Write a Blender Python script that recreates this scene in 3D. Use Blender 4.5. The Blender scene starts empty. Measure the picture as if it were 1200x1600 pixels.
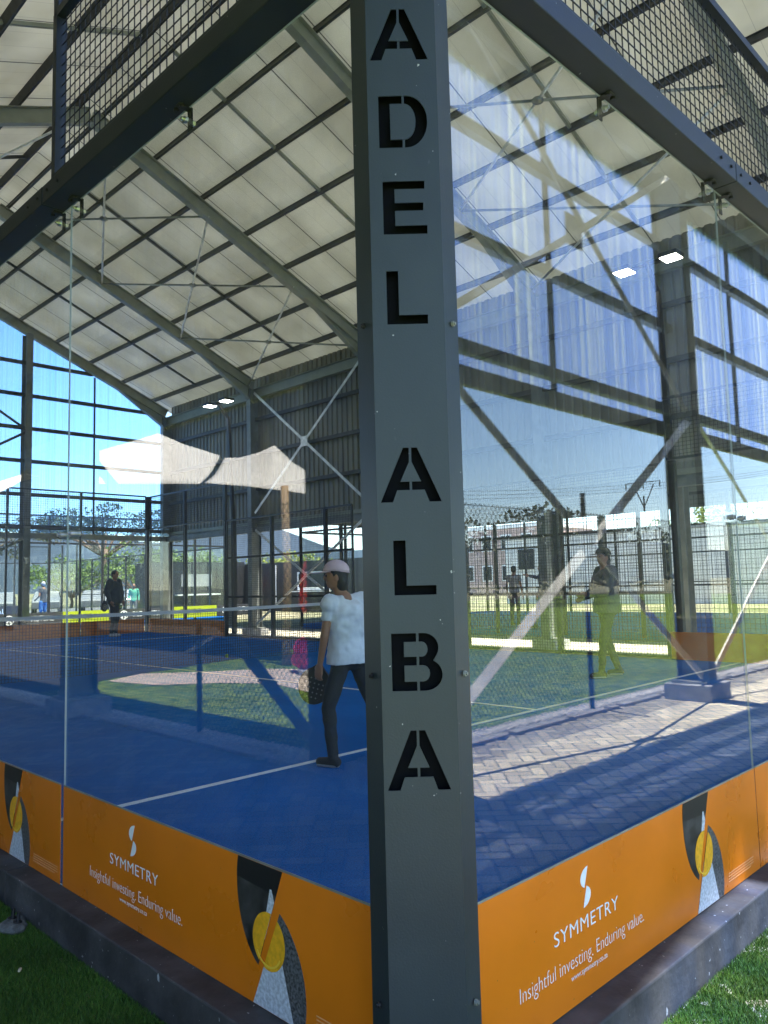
import bpy, bmesh, math, random
import numpy as np
from mathutils import Vector, Matrix
random.seed(7)
R = math.radians
sc = bpy.context.scene
C = sc.collection

# ------------------------------------------------------------------ camera
cd = bpy.data.cameras.new("camera"); cam = bpy.data.objects.new("camera", cd); C.objects.link(cam)
sc.camera = cam
cd.sensor_fit = 'VERTICAL'; cd.sensor_height = 24; cd.lens = 24 * 1221.6 / 1600
cd.clip_start = 0.05; cd.clip_end = 5000
yaw, pitch, roll = 0.7834, 0.09148, -0.02518
F = Vector((math.cos(yaw) * math.cos(pitch), math.sin(yaw) * math.cos(pitch), math.sin(pitch)))
r0 = F.cross(Vector((0, 0, 1))).normalized(); u0 = r0.cross(F)
RR = r0 * math.cos(roll) + u0 * math.sin(roll); UU = -r0 * math.sin(roll) + u0 * math.cos(roll)
M = Matrix((RR, UU, -F)).transposed().to_4x4(); M.translation = Vector((-1.4515, -1.3306, 1.2389))
cam.matrix_world = M
# ------------------------------------------------------------------ light
SUN = Vector((.07, -.30, 1.0)).normalized()
sl = bpy.data.lights.new("sun", 'SUN'); sun = bpy.data.objects.new("sun", sl); C.objects.link(sun)
sl.energy = 5.0; sl.angle = R(.53); sl.color = (1, .95, .87)
sun.rotation_euler = SUN.to_track_quat('Z', 'Y').to_euler()
w = bpy.data.worlds.new("World"); sc.world = w; w.use_nodes = True
wt = w.node_tree; bg = wt.nodes['Background']
sky = wt.nodes.new('ShaderNodeTexSky'); sky.sky_type = 'NISHITA'; sky.sun_disc = False
sky.sun_elevation = math.asin(SUN.z); sky.sun_rotation = math.atan2(SUN.x, SUN.y)
sky.air_density = 1.0; sky.dust_density = .05; sky.ozone_density = 4.0
wt.links.new(sky.outputs[0], bg.inputs[0]); bg.inputs[1].default_value = .13
sc.view_settings.view_transform = 'Standard'; sc.view_settings.look = 'None'
sc.view_settings.exposure = 2.2; sc.view_settings.gamma = 1
cy = sc.cycles
cy.max_bounces = 10; cy.diffuse_bounces = 5; cy.glossy_bounces = 4; cy.transmission_bounces = 6
cy.transparent_max_bounces = 32; cy.caustics_reflective = False; cy.caustics_refractive = False
cy.sample_clamp_indirect = 4; cy.use_denoising = True

# ------------------------------------------------------------------ materials
def node_mat(name):
    m = bpy.data.materials.new(name); m.use_nodes = True
    return m, m.node_tree.nodes, m.node_tree.links
def mat(name, col, rough=.6, metal=0, var=0, vs=5, bump=0, bs=60, spec=.5, stretch=None, col2=None, detail=4):
    m, N, L = node_mat(name); b = N['Principled BSDF']
    b.inputs['Base Color'].default_value = (*col, 1); b.inputs['Roughness'].default_value = rough
    b.inputs['Metallic'].default_value = metal; b.inputs['Specular IOR Level'].default_value = spec
    if var or bump or col2:
        tc = N.new('ShaderNodeTexCoord'); src = tc.outputs['Object']
        if stretch:
            mp = N.new('ShaderNodeMapping'); mp.inputs['Scale'].default_value = stretch
            L.new(src, mp.inputs[0]); src = mp.outputs[0]
        if var or col2:
            n = N.new('ShaderNodeTexNoise'); n.inputs['Scale'].default_value = vs; n.inputs['Detail'].default_value = detail
            L.new(src, n.inputs['Vector'])
            r = N.new('ShaderNodeValToRGB'); L.new(n.outputs[0], r.inputs[0])
            a = [c * (1 - var) for c in col]; c2 = col2 or [min(1, c * (1 + var)) for c in col]
            r.color_ramp.elements[0].position = .35; r.color_ramp.elements[1].position = .65
            r.color_ramp.elements[0].color = (*a, 1); r.color_ramp.elements[1].color = (*c2, 1)
            L.new(r.outputs[0], b.inputs['Base Color'])
            rr = N.new('ShaderNodeMapRange'); rr.inputs[3].default_value = max(.05, rough - .12); rr.inputs[4].default_value = min(1, rough + .12)
            L.new(n.outputs[0], rr.inputs[0]); L.new(rr.outputs[0], b.inputs['Roughness'])
        if bump:
            n2 = N.new('ShaderNodeTexNoise'); n2.inputs['Scale'].default_value = bs; n2.inputs['Detail'].default_value = 3
            L.new(src, n2.inputs['Vector'])
            bp = N.new('ShaderNodeBump'); bp.inputs['Strength'].default_value = bump; bp.inputs['Distance'].default_value = .01
            L.new(n2.outputs[0], bp.inputs['Height']); L.new(bp.outputs[0], b.inputs['Normal'])
    return m
def glass_mat(name, tint=(.965, .98, .972), f0=.08, dust=.022):
    m, N, L = node_mat(name); N.remove(N['Principled BSDF']); out = N['Material Output']
    g = N.new('ShaderNodeNewGeometry'); d = N.new('ShaderNodeVectorMath'); d.operation = 'DOT_PRODUCT'
    L.new(g.outputs['Incoming'], d.inputs[0]); L.new(g.outputs['Normal'], d.inputs[1])
    def mth(op, a, b=None):
        n = N.new('ShaderNodeMath'); n.operation = op
        for i, v in enumerate((a, b)):
            if v is None: continue
            if isinstance(v, (int, float)): n.inputs[i].default_value = v
            else: L.new(v, n.inputs[i])
        return n.outputs[0]
    ab = mth('ABSOLUTE', d.outputs['Value']); om = mth('SUBTRACT', 1.0, ab); p = mth('POWER', om, 5.0)
    fr = mth('ADD', mth('MULTIPLY', p, 1 - f0), f0)
    t = N.new('ShaderNodeBsdfTransparent'); t.inputs[0].default_value = (*tint, 1)
    gl = N.new('ShaderNodeBsdfGlossy'); gl.inputs['Roughness'].default_value = 0.0
    mx = N.new('ShaderNodeMixShader'); L.new(fr, mx.inputs[0]); L.new(t.outputs[0], mx.inputs[1]); L.new(gl.outputs[0], mx.inputs[2])
    # faint dust film on the pane
    df = N.new('ShaderNodeBsdfDiffuse'); df.inputs[0].default_value = (.7, .7, .68, 1)
    tc = N.new('ShaderNodeTexCoord'); mp = N.new('ShaderNodeMapping'); mp.inputs['Scale'].default_value = (3, 3, .8)
    nz = N.new('ShaderNodeTexNoise'); nz.inputs['Scale'].default_value = 2.5; nz.inputs['Detail'].default_value = 6
    L.new(tc.outputs['Object'], mp.inputs[0]); L.new(mp.outputs[0], nz.inputs['Vector'])
    mr = N.new('ShaderNodeMapRange'); mr.inputs[1].default_value = .4; mr.inputs[2].default_value = .8
    mr.inputs[3].default_value = dust * .15; mr.inputs[4].default_value = dust
    L.new(nz.outputs[0], mr.inputs[0])
    m2 = N.new('ShaderNodeMixShader'); L.new(mr.outputs[0], m2.inputs[0]); L.new(mx.outputs[0], m2.inputs[1]); L.new(df.outputs[0], m2.inputs[2])
    L.new(m2.outputs[0], out.inputs[0])
    # very slight waviness of toughened glass
    nw = N.new('ShaderNodeTexNoise'); nw.inputs['Scale'].default_value = 1.6; nw.inputs['Detail'].default_value = 0
    L.new(tc.outputs['Object'], nw.inputs['Vector'])
    bp = N.new('ShaderNodeBump'); bp.inputs['Strength'].default_value = .045; bp.inputs['Distance'].default_value = .01
    L.new(nw.outputs[0], bp.inputs['Height']); L.new(bp.outputs[0], gl.inputs['Normal'])
    return m
def poly_mat(name, lo=.45, hi=.85, tintmul=1.0, deep=0.0):
    m, N, L = node_mat(name); N.remove(N['Principled BSDF']); out = N['Material Output']
    tc = N.new('ShaderNodeTexCoord'); mp = N.new('ShaderNodeMapping')
    mp.inputs['Scale'].default_value = (1, 0, 0)
    L.new(tc.outputs['Object'], mp.inputs[0])
    n = N.new('ShaderNodeTexNoise'); n.inputs['Scale'].default_value = 12; n.inputs['Detail'].default_value = 3
    L.new(mp.outputs[0], n.inputs['Vector'])
    r = N.new('ShaderNodeValToRGB'); e = r.color_ramp.elements
    e[0].position = .36; e[0].color = (.16, .30, .95, 1); e[1].position = .66; e[1].color = (.93, .97, 1, 1)
    x = e.new(.41); x.color = (.80, .87, 1, 1); x = e.new(.48); x.color = (.24 + deep * .5, .40 + deep * .42, .95, 1)
    if deep: e[0].color = (.62, .72, .97, 1); x = e.new(.54); x.color = (.95, .98, 1, 1); x = e.new(.60); x.color = (.55, .80, .98, 1)
    L.new(n.outputs[0], r.inputs[0])
    t = N.new('ShaderNodeBsdfTransparent'); tm = N.new('ShaderNodeVectorMath'); tm.operation = 'MULTIPLY'; tm.inputs[1].default_value = (tintmul, tintmul ** .4, 1); L.new(r.outputs[0], tm.inputs[0])
    L.new(tm.outputs[0], t.inputs[0])
    tr = N.new('ShaderNodeBsdfTranslucent'); L.new(tm.outputs[0], tr.inputs[0])
    di = N.new('ShaderNodeBsdfDiffuse'); di.inputs[0].default_value = (.6, .65, .72, 1)
    ad = N.new('ShaderNodeMixShader'); ad.inputs[0].default_value = .08; L.new(tr.outputs[0], ad.inputs[1]); L.new(di.outputs[0], ad.inputs[2])
    n2 = N.new('ShaderNodeTexNoise'); n2.inputs['Scale'].default_value = 30; n2.inputs['Detail'].default_value = 1
    L.new(mp.outputs[0], n2.inputs['Vector'])
    mr = N.new('ShaderNodeMapRange'); mr.inputs[1].default_value = .35; mr.inputs[2].default_value = .65; mr.inputs[3].default_value = lo; mr.inputs[4].default_value = hi
    L.new(n2.outputs[0], mr.inputs[0])
    mx = N.new('ShaderNodeMixShader'); L.new(mr.outputs[0], mx.inputs[0]); L.new(t.outputs[0], mx.inputs[1]); L.new(ad.outputs[0], mx.inputs[2])
    L.new(mx.outputs[0], out.inputs[0])
    return m
def emis(name, col, s):
    m, N, L = node_mat(name); b = N['Principled BSDF']
    b.inputs['Base Color'].default_value = (*col, 1); b.inputs['Emission Color'].default_value = (*col, 1); b.inputs['Emission Strength'].default_value = s
    return m

def roof_mat():
    m, N, L = node_mat('roof_lining'); b = N['Principled BSDF']; out = N['Material Output']
    tc = N.new('ShaderNodeTexCoord'); sp = N.new('ShaderNodeSeparateXYZ'); L.new(tc.outputs['Object'], sp.inputs[0])
    def line(period, width):
        a = N.new('ShaderNodeMath'); a.operation = 'PINGPONG'; a.inputs[1].default_value = period / 2; L.new(sp.outputs[1], a.inputs[0])
        c = N.new('ShaderNodeMath'); c.operation = 'LESS_THAN'; c.inputs[1].default_value = width; L.new(a.outputs[0], c.inputs[0]); return c.outputs[0]
    l1 = line(1.27, .012); l2 = line(.42, .004)
    n = N.new('ShaderNodeTexNoise'); n.inputs['Scale'].default_value = .9; n.inputs['Detail'].default_value = 5
    L.new(tc.outputs['Object'], n.inputs['Vector'])
    r = N.new('ShaderNodeValToRGB'); L.new(n.outputs[0], r.inputs[0])
    r.color_ramp.elements[0].position = .3; r.color_ramp.elements[1].position = .7
    r.color_ramp.elements[0].color = (.54, .525, .44, 1); r.color_ramp.elements[1].color = (.70, .69, .61, 1)
    m1 = N.new('ShaderNodeMix'); m1.data_type = 'RGBA'; L.new(l1, m1.inputs[0]); L.new(r.outputs[0], m1.inputs[6]); m1.inputs[7].default_value = (.10, .10, .09, 1)
    f = N.new('ShaderNodeMath'); f.operation = 'MULTIPLY'; f.inputs[1].default_value = .4; L.new(l2, f.inputs[0])
    m2 = N.new('ShaderNodeMix'); m2.data_type = 'RGBA'; L.new(f.outputs[0], m2.inputs[0]); L.new(m1.outputs[2], m2.inputs[6]); m2.inputs[7].default_value = (.2, .2, .19, 1)
    L.new(m2.outputs[2], b.inputs['Base Color']); b.inputs['Roughness'].default_value = .5
    tr = N.new('ShaderNodeBsdfTranslucent'); L.new(m2.outputs[2], tr.inputs[0])
    mx = N.new('ShaderNodeMixShader'); mx.inputs[0].default_value = .27; L.new(b.outputs[0], mx.inputs[1]); L.new(tr.outputs[0], mx.inputs[2]); L.new(mx.outputs[0], out.inputs[0])
    return m

GLASS = glass_mat('court_glass')
GLASSF = glass_mat('far_glass', (.95, .97, .96), .03, .004)
EDGE = mat('glass_edge', (.46, .52, .54), .25)
POST = mat('post_paint', (.026, .037, .046), .42, 0, .10, 3, .05, 200)
BEAM = mat('beam_paint', (.022, .026, .030), .4, 0, .15, 4, .05, 150)
BASE = mat('base_steel', (.058, .054, .052), .75, 0, .4, 6, .25, 40)
BLACK = mat('black_metal', (.018, .018, .02), .45, 0, .2, 8)
WIRE = mat('wire_black', (.02, .02, .02), .5)
CHAIN = mat('chain_wire', (.02, .025, .022), .7, 0)
HOLLOW = mat('post_interior', (.003, .004, .006), .7, spec=.1)
SILVER = mat('zinc_bolt', (.6, .6, .58), .3, .9)
ORANGE = mat('orange_vinyl', (.80, .205, .008), .30, 0, .03, 3, .22, 3.5)
ORANGE_T = mat('orange_vinyl_pale', (.85, .42, .18), .45)
WHITE = mat('white_print', (.86, .88, .9), .5)
GALV = mat('galvanised_steel', (.30, .31, .28), .5, .45, .18, 5, .1, 30)
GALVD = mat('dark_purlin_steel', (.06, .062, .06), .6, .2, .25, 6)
RAFT = mat('rafter_steel', (.30, .305, .24), .55, .15, .10, 3, .1, 20)
BRACE = mat('brace_steel', (.84, .83, .78), .5, .1, .2, 6)
CORR = mat('wall_sheet', (.23, .222, .185), .6, .1, .2, 2.2, 0, 1, stretch=(1, 1, .25))
ROOF = roof_mat()
POLY_SUN = poly_mat('translucent_sheet_sun', .12, .35); POLY = poly_mat('translucent_sheet', .62, 1.0); POLYF = poly_mat('translucent_sheet_far', .06, .20, .62, 1.0)
def add_specks(m, scale, thr, col, amt=.8):
    N = m.node_tree.nodes; L = m.node_tree.links; b = N['Principled BSDF']
    tc = N.new('ShaderNodeTexCoord'); n = N.new('ShaderNodeTexNoise'); n.inputs['Scale'].default_value = scale; n.inputs['Detail'].default_value = 2
    L.new(tc.outputs['Object'], n.inputs['Vector']); g_ = N.new('ShaderNodeMapRange'); g_.inputs[1].default_value = thr; g_.inputs[2].default_value = thr + .02; g_.inputs[4].default_value = amt
    L.new(n.outputs[0], g_.inputs[0]); mx = N.new('ShaderNodeMix'); mx.data_type = 'RGBA'; L.new(g_.outputs[0], mx.inputs[0]); src = b.inputs['Base Color']
    if src.is_linked: L.new(src.links[0].from_socket, mx.inputs[6])
    else: mx.inputs[6].default_value = src.default_value
    mx.inputs[7].default_value = (*col, 1); L.new(mx.outputs[2], b.inputs['Base Color'])
def add_blotch(m, scale, lo, hi, stretch=(1, 1, 1)):
    N = m.node_tree.nodes; L = m.node_tree.links; b = N['Principled BSDF']
    tc = N.new('ShaderNodeTexCoord'); mp = N.new('ShaderNodeMapping'); mp.inputs['Scale'].default_value = stretch; n = N.new('ShaderNodeTexNoise'); n.inputs['Scale'].default_value = scale; n.inputs['Detail'].default_value = 6
    L.new(tc.outputs['Object'], mp.inputs[0]); L.new(mp.outputs[0], n.inputs['Vector']); g_ = N.new('ShaderNodeMapRange'); g_.inputs[1].default_value = .3; g_.inputs[2].default_value = .7; g_.inputs[3].default_value = lo; g_.inputs[4].default_value = hi
    L.new(n.outputs[0], g_.inputs[0]); mx = N.new('ShaderNodeVectorMath'); mx.operation = 'SCALE'; src = b.inputs['Base Color']
    if src.is_linked: L.new(src.links[0].from_socket, mx.inputs[0])
    else: mx.inputs[0].default_value = src.default_value[:3]
    L.new(g_.outputs[0], mx.inputs['Scale']); L.new(mx.outputs[0], b.inputs['Base Color'])
add_specks(POST, 55, .755, (.5, .5, .48)); add_specks(POST, 21, .76, (.06, .07, .075), .6); add_blotch(POST, 3, .85, 1.12, (1, 1, .3)); add_specks(BEAM, 40, .75, (.4, .4, .38), .6); add_specks(ORANGE, 70, .77, (.2, .12, .05), .6); add_blotch(ORANGE, 1.5, .93, 1.05); add_specks(BASE, 45, .72, (.4, .4, .38), .7); add_blotch(BASE, 7, .7, 1.3)
COURT = mat('court_turf_blue', (.004, .13, .46), .9, 0, .22, 120, .6, 500, .05, col2=(.006, .18, .60)); add_blotch(COURT, .9, .82, 1.12); add_specks(COURT, 260, .74, (.30, .36, .45), .35)
LINE = mat('court_line_white', (.75, .78, .8), .8, 0, .08, 40)
LAWN = mat('lawn_turf', (.085, .19, .022), .9, 0, .45, 9, 1.0, 180, .1, col2=(.24, .33, .035))
DRY = mat('dry_ground', (.16, .17, .08), .95, 0, .35, .15, .3, 3, .1, col2=(.30, .27, .17))
SAND = mat('sand', (.62, .52, .42), .95, 0, .15, 8, .5, 60, .1)
LAWN_SHADE = mat('lawn_shade_dark', (.028, .03, .032), .9, 0, .2, 8, .3, 100)  # dark tone standing in for shade on the lawn
ASPH = mat('asphalt', (.13, .13, .13), .9, 0, .2, 20, .3, 200)
KERB = mat('kerb_concrete', (.42, .40, .37), .85, 0, .15, 12, .4, 120)
CONC = mat('footing_concrete', (.36, .36, .35), .85, 0, .2, 8, .4, 60)
MORTAR = mat('paver_sand', (.13, .115, .10), .95, 0, .2, 30)
WOOD = mat('gum_pole', (.42, .28, .15), .7, 0, .35, 9, .3, 40, stretch=(6, 6, .6))
CANVAS = mat('tent_canvas', (.66, .62, .54), .85, 0, .04, 3)
WHITEP = mat('white_painted_wall', (.82, .81, .78), .85, 0, .1, 1.5, .1, 10)
BRICK = mat('red_brick', (.50, .36, .32), .85, 0, .2, 5)
BOARDB = mat('black_board', (.02, .02, .022), .5, 0, .15, 4)
YELLOW = mat('yellow_board', (.40, .48, .01), .5)
DGREY = mat('charcoal_board', (.045, .045, .05), .5)
RED = mat('red_fabric', (.75, .03, .03), .7, 0, .2, 8)
PINK = mat('pink_fabric', (.8, .03, .18), .6, 0, .2, 8)
BARK = mat('bark', (.16, .11, .08), .9, 0, .3, 6)
LEAF = mat('leaf_green', (.08, .15, .025), .7, 0, .4, .6, col2=(.2, .30, .05))
LEAFD = mat('leaf_dark', (.045, .065, .025), .7, 0, .4, .6, col2=(.11, .12, .045))
LEAFY = mat('leaf_yellow', (.2, .24, .03), .7, 0, .3, .8)
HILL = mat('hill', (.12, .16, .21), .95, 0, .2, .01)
DARKW = mat('dark_window', (.02, .025, .03), .4, spec=.2)
SKIN = mat('skin_brown', (.33, .16, .09), .5, 0, .06, 10)
SKIN2 = mat('skin_tan', (.42, .23, .15), .5, 0, .06, 10)
HAIR = mat('hair_black', (.015, .012, .01), .45, 0, .3, 60, .4, 200)
FLOOD = emis('floodlight_lens', (1, .98, .85), 9)

def blades_mat():
    m, N, L = node_mat('turf_blades'); b = N['Principled BSDF']
    a = N.new('ShaderNodeVertexColor'); a.layer_name = 'shade'
    L.new(a.outputs[0], b.inputs['Base Color']); b.inputs['Roughness'].default_value = .55; b.inputs['Specular IOR Level'].default_value = .3
    return m
def attr_mat(name, rough=.85, bump=0.3):
    m, N, L = node_mat(name); b = N['Principled BSDF']
    a = N.new('ShaderNodeVertexColor'); a.layer_name = 'shade'
    tc = N.new('ShaderNodeTexCoord'); n = N.new('ShaderNodeTexNoise'); n.inputs['Scale'].default_value = 45; n.inputs['Detail'].default_value = 5
    L.new(tc.outputs['Object'], n.inputs['Vector'])
    mr = N.new('ShaderNodeMapRange'); mr.inputs[3].default_value = .75; mr.inputs[4].default_value = 1.2; L.new(n.outputs[0], mr.inputs[0])
    mx = N.new('ShaderNodeVectorMath'); mx.operation = 'MULTIPLY'; L.new(a.outputs[0], mx.inputs[0]); L.new(mr.outputs[0], mx.inputs[1])
    L.new(mx.outputs[0], b.inputs['Base Color']); b.inputs['Roughness'].default_value = rough
    bp = N.new('ShaderNodeBump'); bp.inputs['Strength'].default_value = bump; bp.inputs['Distance'].default_value = .01
    L.new(n.outputs[0], bp.inputs['Height']); L.new(bp.outputs[0], b.inputs['Normal'])
    return m

# ------------------------------------------------------------------ mesh helpers
class MB:
    def __init__(s): s.v = []; s.f = []
    def box(s, a, b):
        x0, y0, z0 = a; x1, y1, z1 = b; n = len(s.v)
        s.v += [(x0, y0, z0), (x1, y0, z0), (x1, y1, z0), (x0, y1, z0), (x0, y0, z1), (x1, y0, z1), (x1, y1, z1), (x0, y1, z1)]
        s.f += [tuple(n + i for i in q) for q in ((0, 3, 2, 1), (4, 5, 6, 7), (0, 1, 5, 4), (1, 2, 6, 5), (2, 3, 7, 6), (3, 0, 4, 7))]
        return s
    def bar(s, p0, p1, wd, ht, up=(0, 0, 1)):
        p0 = Vector(p0); p1 = Vector(p1); d = (p1 - p0).normalized(); up = Vector(up)
        if abs(d.dot(up)) > .98: up = Vector((0, 1, 0)) if abs(d.y) < .9 else Vector((1, 0, 0))
        a = d.cross(up).normalized(); b = a.cross(d); n = len(s.v)
        for p in (p0, p1):
            for i, j in ((-1, -1), (1, -1), (1, 1), (-1, 1)):
                s.v.append(tuple(p + a * (i * wd / 2) + b * (j * ht / 2)))
        s.f += [tuple(n + i for i in q) for q in ((3, 2, 1, 0), (4, 5, 6, 7), (0, 1, 5, 4), (1, 2, 6, 5), (2, 3, 7, 6), (3, 0, 4, 7))]
        return s
    def ibeam(s, p0, p1, wd, ht, up=(0, 0, 1), t=.014):
        p0 = Vector(p0); p1 = Vector(p1); d = (p1 - p0).normalized(); upv = Vector(up)
        a = d.cross(upv).normalized(); b = a.cross(d)
        for sg in (-1, 1):
            o = b * sg * (ht / 2 - t / 2); s.bar(p0 + o, p1 + o, wd, t, up)
        s.bar(p0, p1, t * .7, ht - 2 * t, up); return s
    def tube(s, pts, rad, n=8, cap=True):
        pts = [Vector(p) for p in pts]; rads = rad if isinstance(rad, (list, tuple)) else [rad] * len(pts)
        base = len(s.v); prev = None
        for k, p in enumerate(pts):
            d = (pts[min(k + 1, len(pts) - 1)] - pts[max(k - 1, 0)]).normalized()
            ref = Vector((0, 0, 1)) if abs(d.z) < .9 else Vector((1, 0, 0))
            if prev is not None: ref = prev
            a = d.cross(ref).normalized(); b = a.cross(d); prev = b
            for i in range(n):
                t = 2 * math.pi * i / n; s.v.append(tuple(p + (a * math.cos(t) + b * math.sin(t)) * rads[k]))
        for k in range(len(pts) - 1):
            for i in range(n):
                j = (i + 1) % n; s.f.append((base + k * n + i, base + k * n + j, base + (k + 1) * n + j, base + (k + 1) * n + i))
        if cap:
            s.f.append(tuple(base + i for i in range(n))[::-1]); s.f.append(tuple(base + (len(pts) - 1) * n + i for i in range(n)))
        return s
    def ell(s, c, r, nu=14, nv=9, rot=None):
        c = Vector(c); base = len(s.v); r = (r, r, r) if isinstance(r, (int, float)) else r
        for j in range(nv + 1):
            ph = math.pi * j / nv
            for i in range(nu):
                t = 2 * math.pi * i / nu
                q = Vector((r[0] * math.sin(ph) * math.cos(t), r[1] * math.sin(ph) * math.sin(t), r[2] * math.cos(ph)))
                if rot: q = rot @ q
                s.v.append(tuple(c + q))
        for j in range(nv):
            for i in range(nu):
                k = (i + 1) % nu; s.f.append((base + j * nu + i, base + (j + 1) * nu + i, base + (j + 1) * nu + k, base + j * nu + k))
        return s
    def cap(s, p0, p1, ra, rb):
        s.tube([p0, p1], [ra, rb], 14); s.ell(p0, ra); s.ell(p1, rb); return s
    def prism(s, poly, mp, t0, t1):
        """poly in 2d, mp(u,v,t)->xyz"""
        n = len(s.v); k = len(poly)
        for t in (t0, t1):
            for (a, b) in poly: s.v.append(tuple(mp(a, b, t)))
        s.f.append(tuple(n + i for i in range(k))[::-1]); s.f.append(tuple(n + k + i for i in range(k)))
        for i in range(k):
            j = (i + 1) % k; s.f.append((n + i, n + j, n + k + j, n + k + i))
        return s
    def quad(s, a, b, c, d):
        n = len(s.v); s.v += [tuple(a), tuple(b), tuple(c), tuple(d)]; s.f.append((n, n + 1, n + 2, n + 3)); return s
    def mesh(s, name, m=None, smooth=False):
        me = bpy.data.meshes.new(name); me.from_pydata(s.v, [], s.f); me.update()
        if m: me.materials.append(m)
        if smooth: me.polygons.foreach_set('use_smooth', [True] * len(me.polygons))
        return me
    def build(s, name, m, parent=None, smooth=False, bevel=0, **tags):
        me = s.mesh(name, m, smooth); o = link(name, me, parent)
        if bevel:
            b = o.modifiers.new('bevel', 'BEVEL'); b.width = bevel; b.segments = 2; b.limit_method = 'ANGLE'
        for k, v in tags.items(): o[k] = v
        return o
def link(name, me, parent=None, loc=None):
    o = bpy.data.objects.new(name, me); C.objects.link(o)
    if parent: o.parent = parent
    if loc: o.location = loc
    return o
def thing(name, label, cat, loc=(0, 0, 0), rz=0, group=None):
    o = bpy.data.objects.new(name, None); C.objects.link(o); o.location = loc; o.rotation_euler = (0, 0, rz)
    o['label'] = label; o['category'] = cat
    if group: o['group'] = group
    return o
def tag(o, label, cat, group=None):
    o['label'] = label; o['category'] = cat
    if group: o['group'] = group
    return o
def copy_tree(o, parent=None):
    c = o.copy(); C.objects.link(c)
    if parent: c.parent = parent
    for ch in list(o.children): copy_tree(ch, c)
    return c
def struct(o): o['kind'] = 'structure'; return o
def numpy_mesh(name, verts, nper, m, cols=None, parent=None):
    """verts: (n,nper,3) separate polygons"""
    n = len(verts); me = bpy.data.meshes.new(name); me.vertices.add(n * nper); me.loops.add(n * nper); me.polygons.add(n)
    me.vertices.foreach_set('co', verts.reshape(-1).astype(np.float32))
    me.loops.foreach_set('vertex_index', np.arange(n * nper, dtype=np.int32))
    me.polygons.foreach_set('loop_start', np.arange(0, n * nper, nper, dtype=np.int32))
    me.polygons.foreach_set('loop_total', np.full(n, nper, dtype=np.int32))
    me.update(); me.materials.append(m)
    if cols is not None:
        a = me.color_attributes.new('shade', 'FLOAT_COLOR', 'POINT')
        cc = np.ones((n, nper, 4), np.float32); cc[:, :, :3] = cols[:, None, :]
        a.data.foreach_set('color', cc.reshape(-1))
    return link(name, me, parent)
def curve_to_mesh(cu, name):
    o = bpy.data.objects.new('tmp', cu); C.objects.link(o)
    dg = bpy.context.evaluated_depsgraph_get(); me = bpy.data.meshes.new_from_object(o.evaluated_get(dg))
    bpy.data.objects.remove(o); me.name = name; return me
def text_mesh(txt, W, H, thick, m, name='lettering', spacing=1.0, offset=0.0):
    """flat letters fitted to W x H (cap height of the bounding box), lower-left at origin in XY, thickness z"""
    cu = bpy.data.curves.new('t', 'FONT'); cu.body = txt; cu.extrude = thick / 2; cu.space_character = spacing; cu.offset = offset
    me = curve_to_mesh(cu, name); n = len(me.vertices); co = np.empty(n * 3, np.float32); me.vertices.foreach_get('co', co); co = co.reshape(-1, 3)
    mn = co.min(0); mxx = co.max(0)
    co[:, 0] = (co[:, 0] - mn[0]) * W / (mxx[0] - mn[0]); co[:, 1] = (co[:, 1] - mn[1]) * H / (mxx[1] - mn[1])
    me.vertices.foreach_set('co', co.reshape(-1)); me.update(); me.materials.clear(); me.materials.append(m); return me

# ------------------------------------------------------------------ setting
Gz = -.15
g = MB(); g.quad((-700, -700, Gz - .02), (900, -700, Gz - .02), (900, 900, Gz - .02), (-700, 900, Gz - .02)); struct(g.build('ground', DRY))
# paving base and herringbone pavers
def pave(x0, y0, x1, y1): return (x0, y0, x1, y1)
areas = [(-2.4, -2.95, 15.4, -.02), (-2.4, -.02, -.02, 23.0), (10.02, -.02, 14.2, 23.0), (-.02, 20.1, 10.02, 24.6)]
pm = MB()
for a in areas: pm.quad((a[0], a[1], Gz - .008), (a[2], a[1], Gz - .008), (a[2], a[3], Gz - .008), (a[0], a[3], Gz - .008))
struct(pm.build('paving_bed', MORTAR))
U = .105; gap = .0055; polys = []; cols = []
c45 = math.sqrt(.5); rng = np.random.RandomState(3)
pal = np.array([(.58, .52, .38), (.49, .44, .325), (.63, .57, .42), (.45, .405, .305)])
def inside(x, y):
    for (a0, b0, a1, b1) in areas:
        if a0 < x < a1 and b0 < y < b1: return True
    return False
for i in range(-60, 420):
    for j in range(-240, 240):
        k = (i - j) % 4
        if k == 0: a0, b0, a1, b1 = i, j, i + 2, j + 1
        elif k == 3: a0, b0, a1, b1 = i, j, i + 1, j + 2
        else: continue
        cx, cyy = (a0 + a1) / 2 * U, (b0 + b1) / 2 * U
        X = (cx - cyy) * c45; Y = (cx + cyy) * c45
        if not (-2.4 < X < 15.4 and -2.95 < Y < 24.6) or not inside(X, Y): continue
        q = []
        for (p, s_) in ((a0 * U + gap, b0 * U + gap), (a1 * U - gap, b0 * U + gap), (a1 * U - gap, b1 * U - gap), (a0 * U + gap, b1 * U - gap)):
            q.append(((p - s_) * c45, (p + s_) * c45, Gz + rng.uniform(-.001, .0015)))
        polys.append(q); cols.append(pal[rng.randint(4)] * rng.uniform(.85, 1.12) * (.42 if (X < 0 and Y > -.2) else 1))  # left pavers coloured darker, standing in for their shade
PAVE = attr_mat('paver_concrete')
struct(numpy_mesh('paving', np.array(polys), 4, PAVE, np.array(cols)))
# court slab
b = MB(); b.box((.012, .012, Gz), (9.99, 19.99, -.001)); struct(b.build('court_floor', COURT))
ln = MB(); zt = .0035
for y in (3.05, 16.95): ln.box((.03, y - .025, 0), (9.97, y + .025, zt))
ln.box((4.925, 3.076, 0), (4.975, 16.924, zt)); struct(ln.build('court_lines', LINE))
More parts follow.
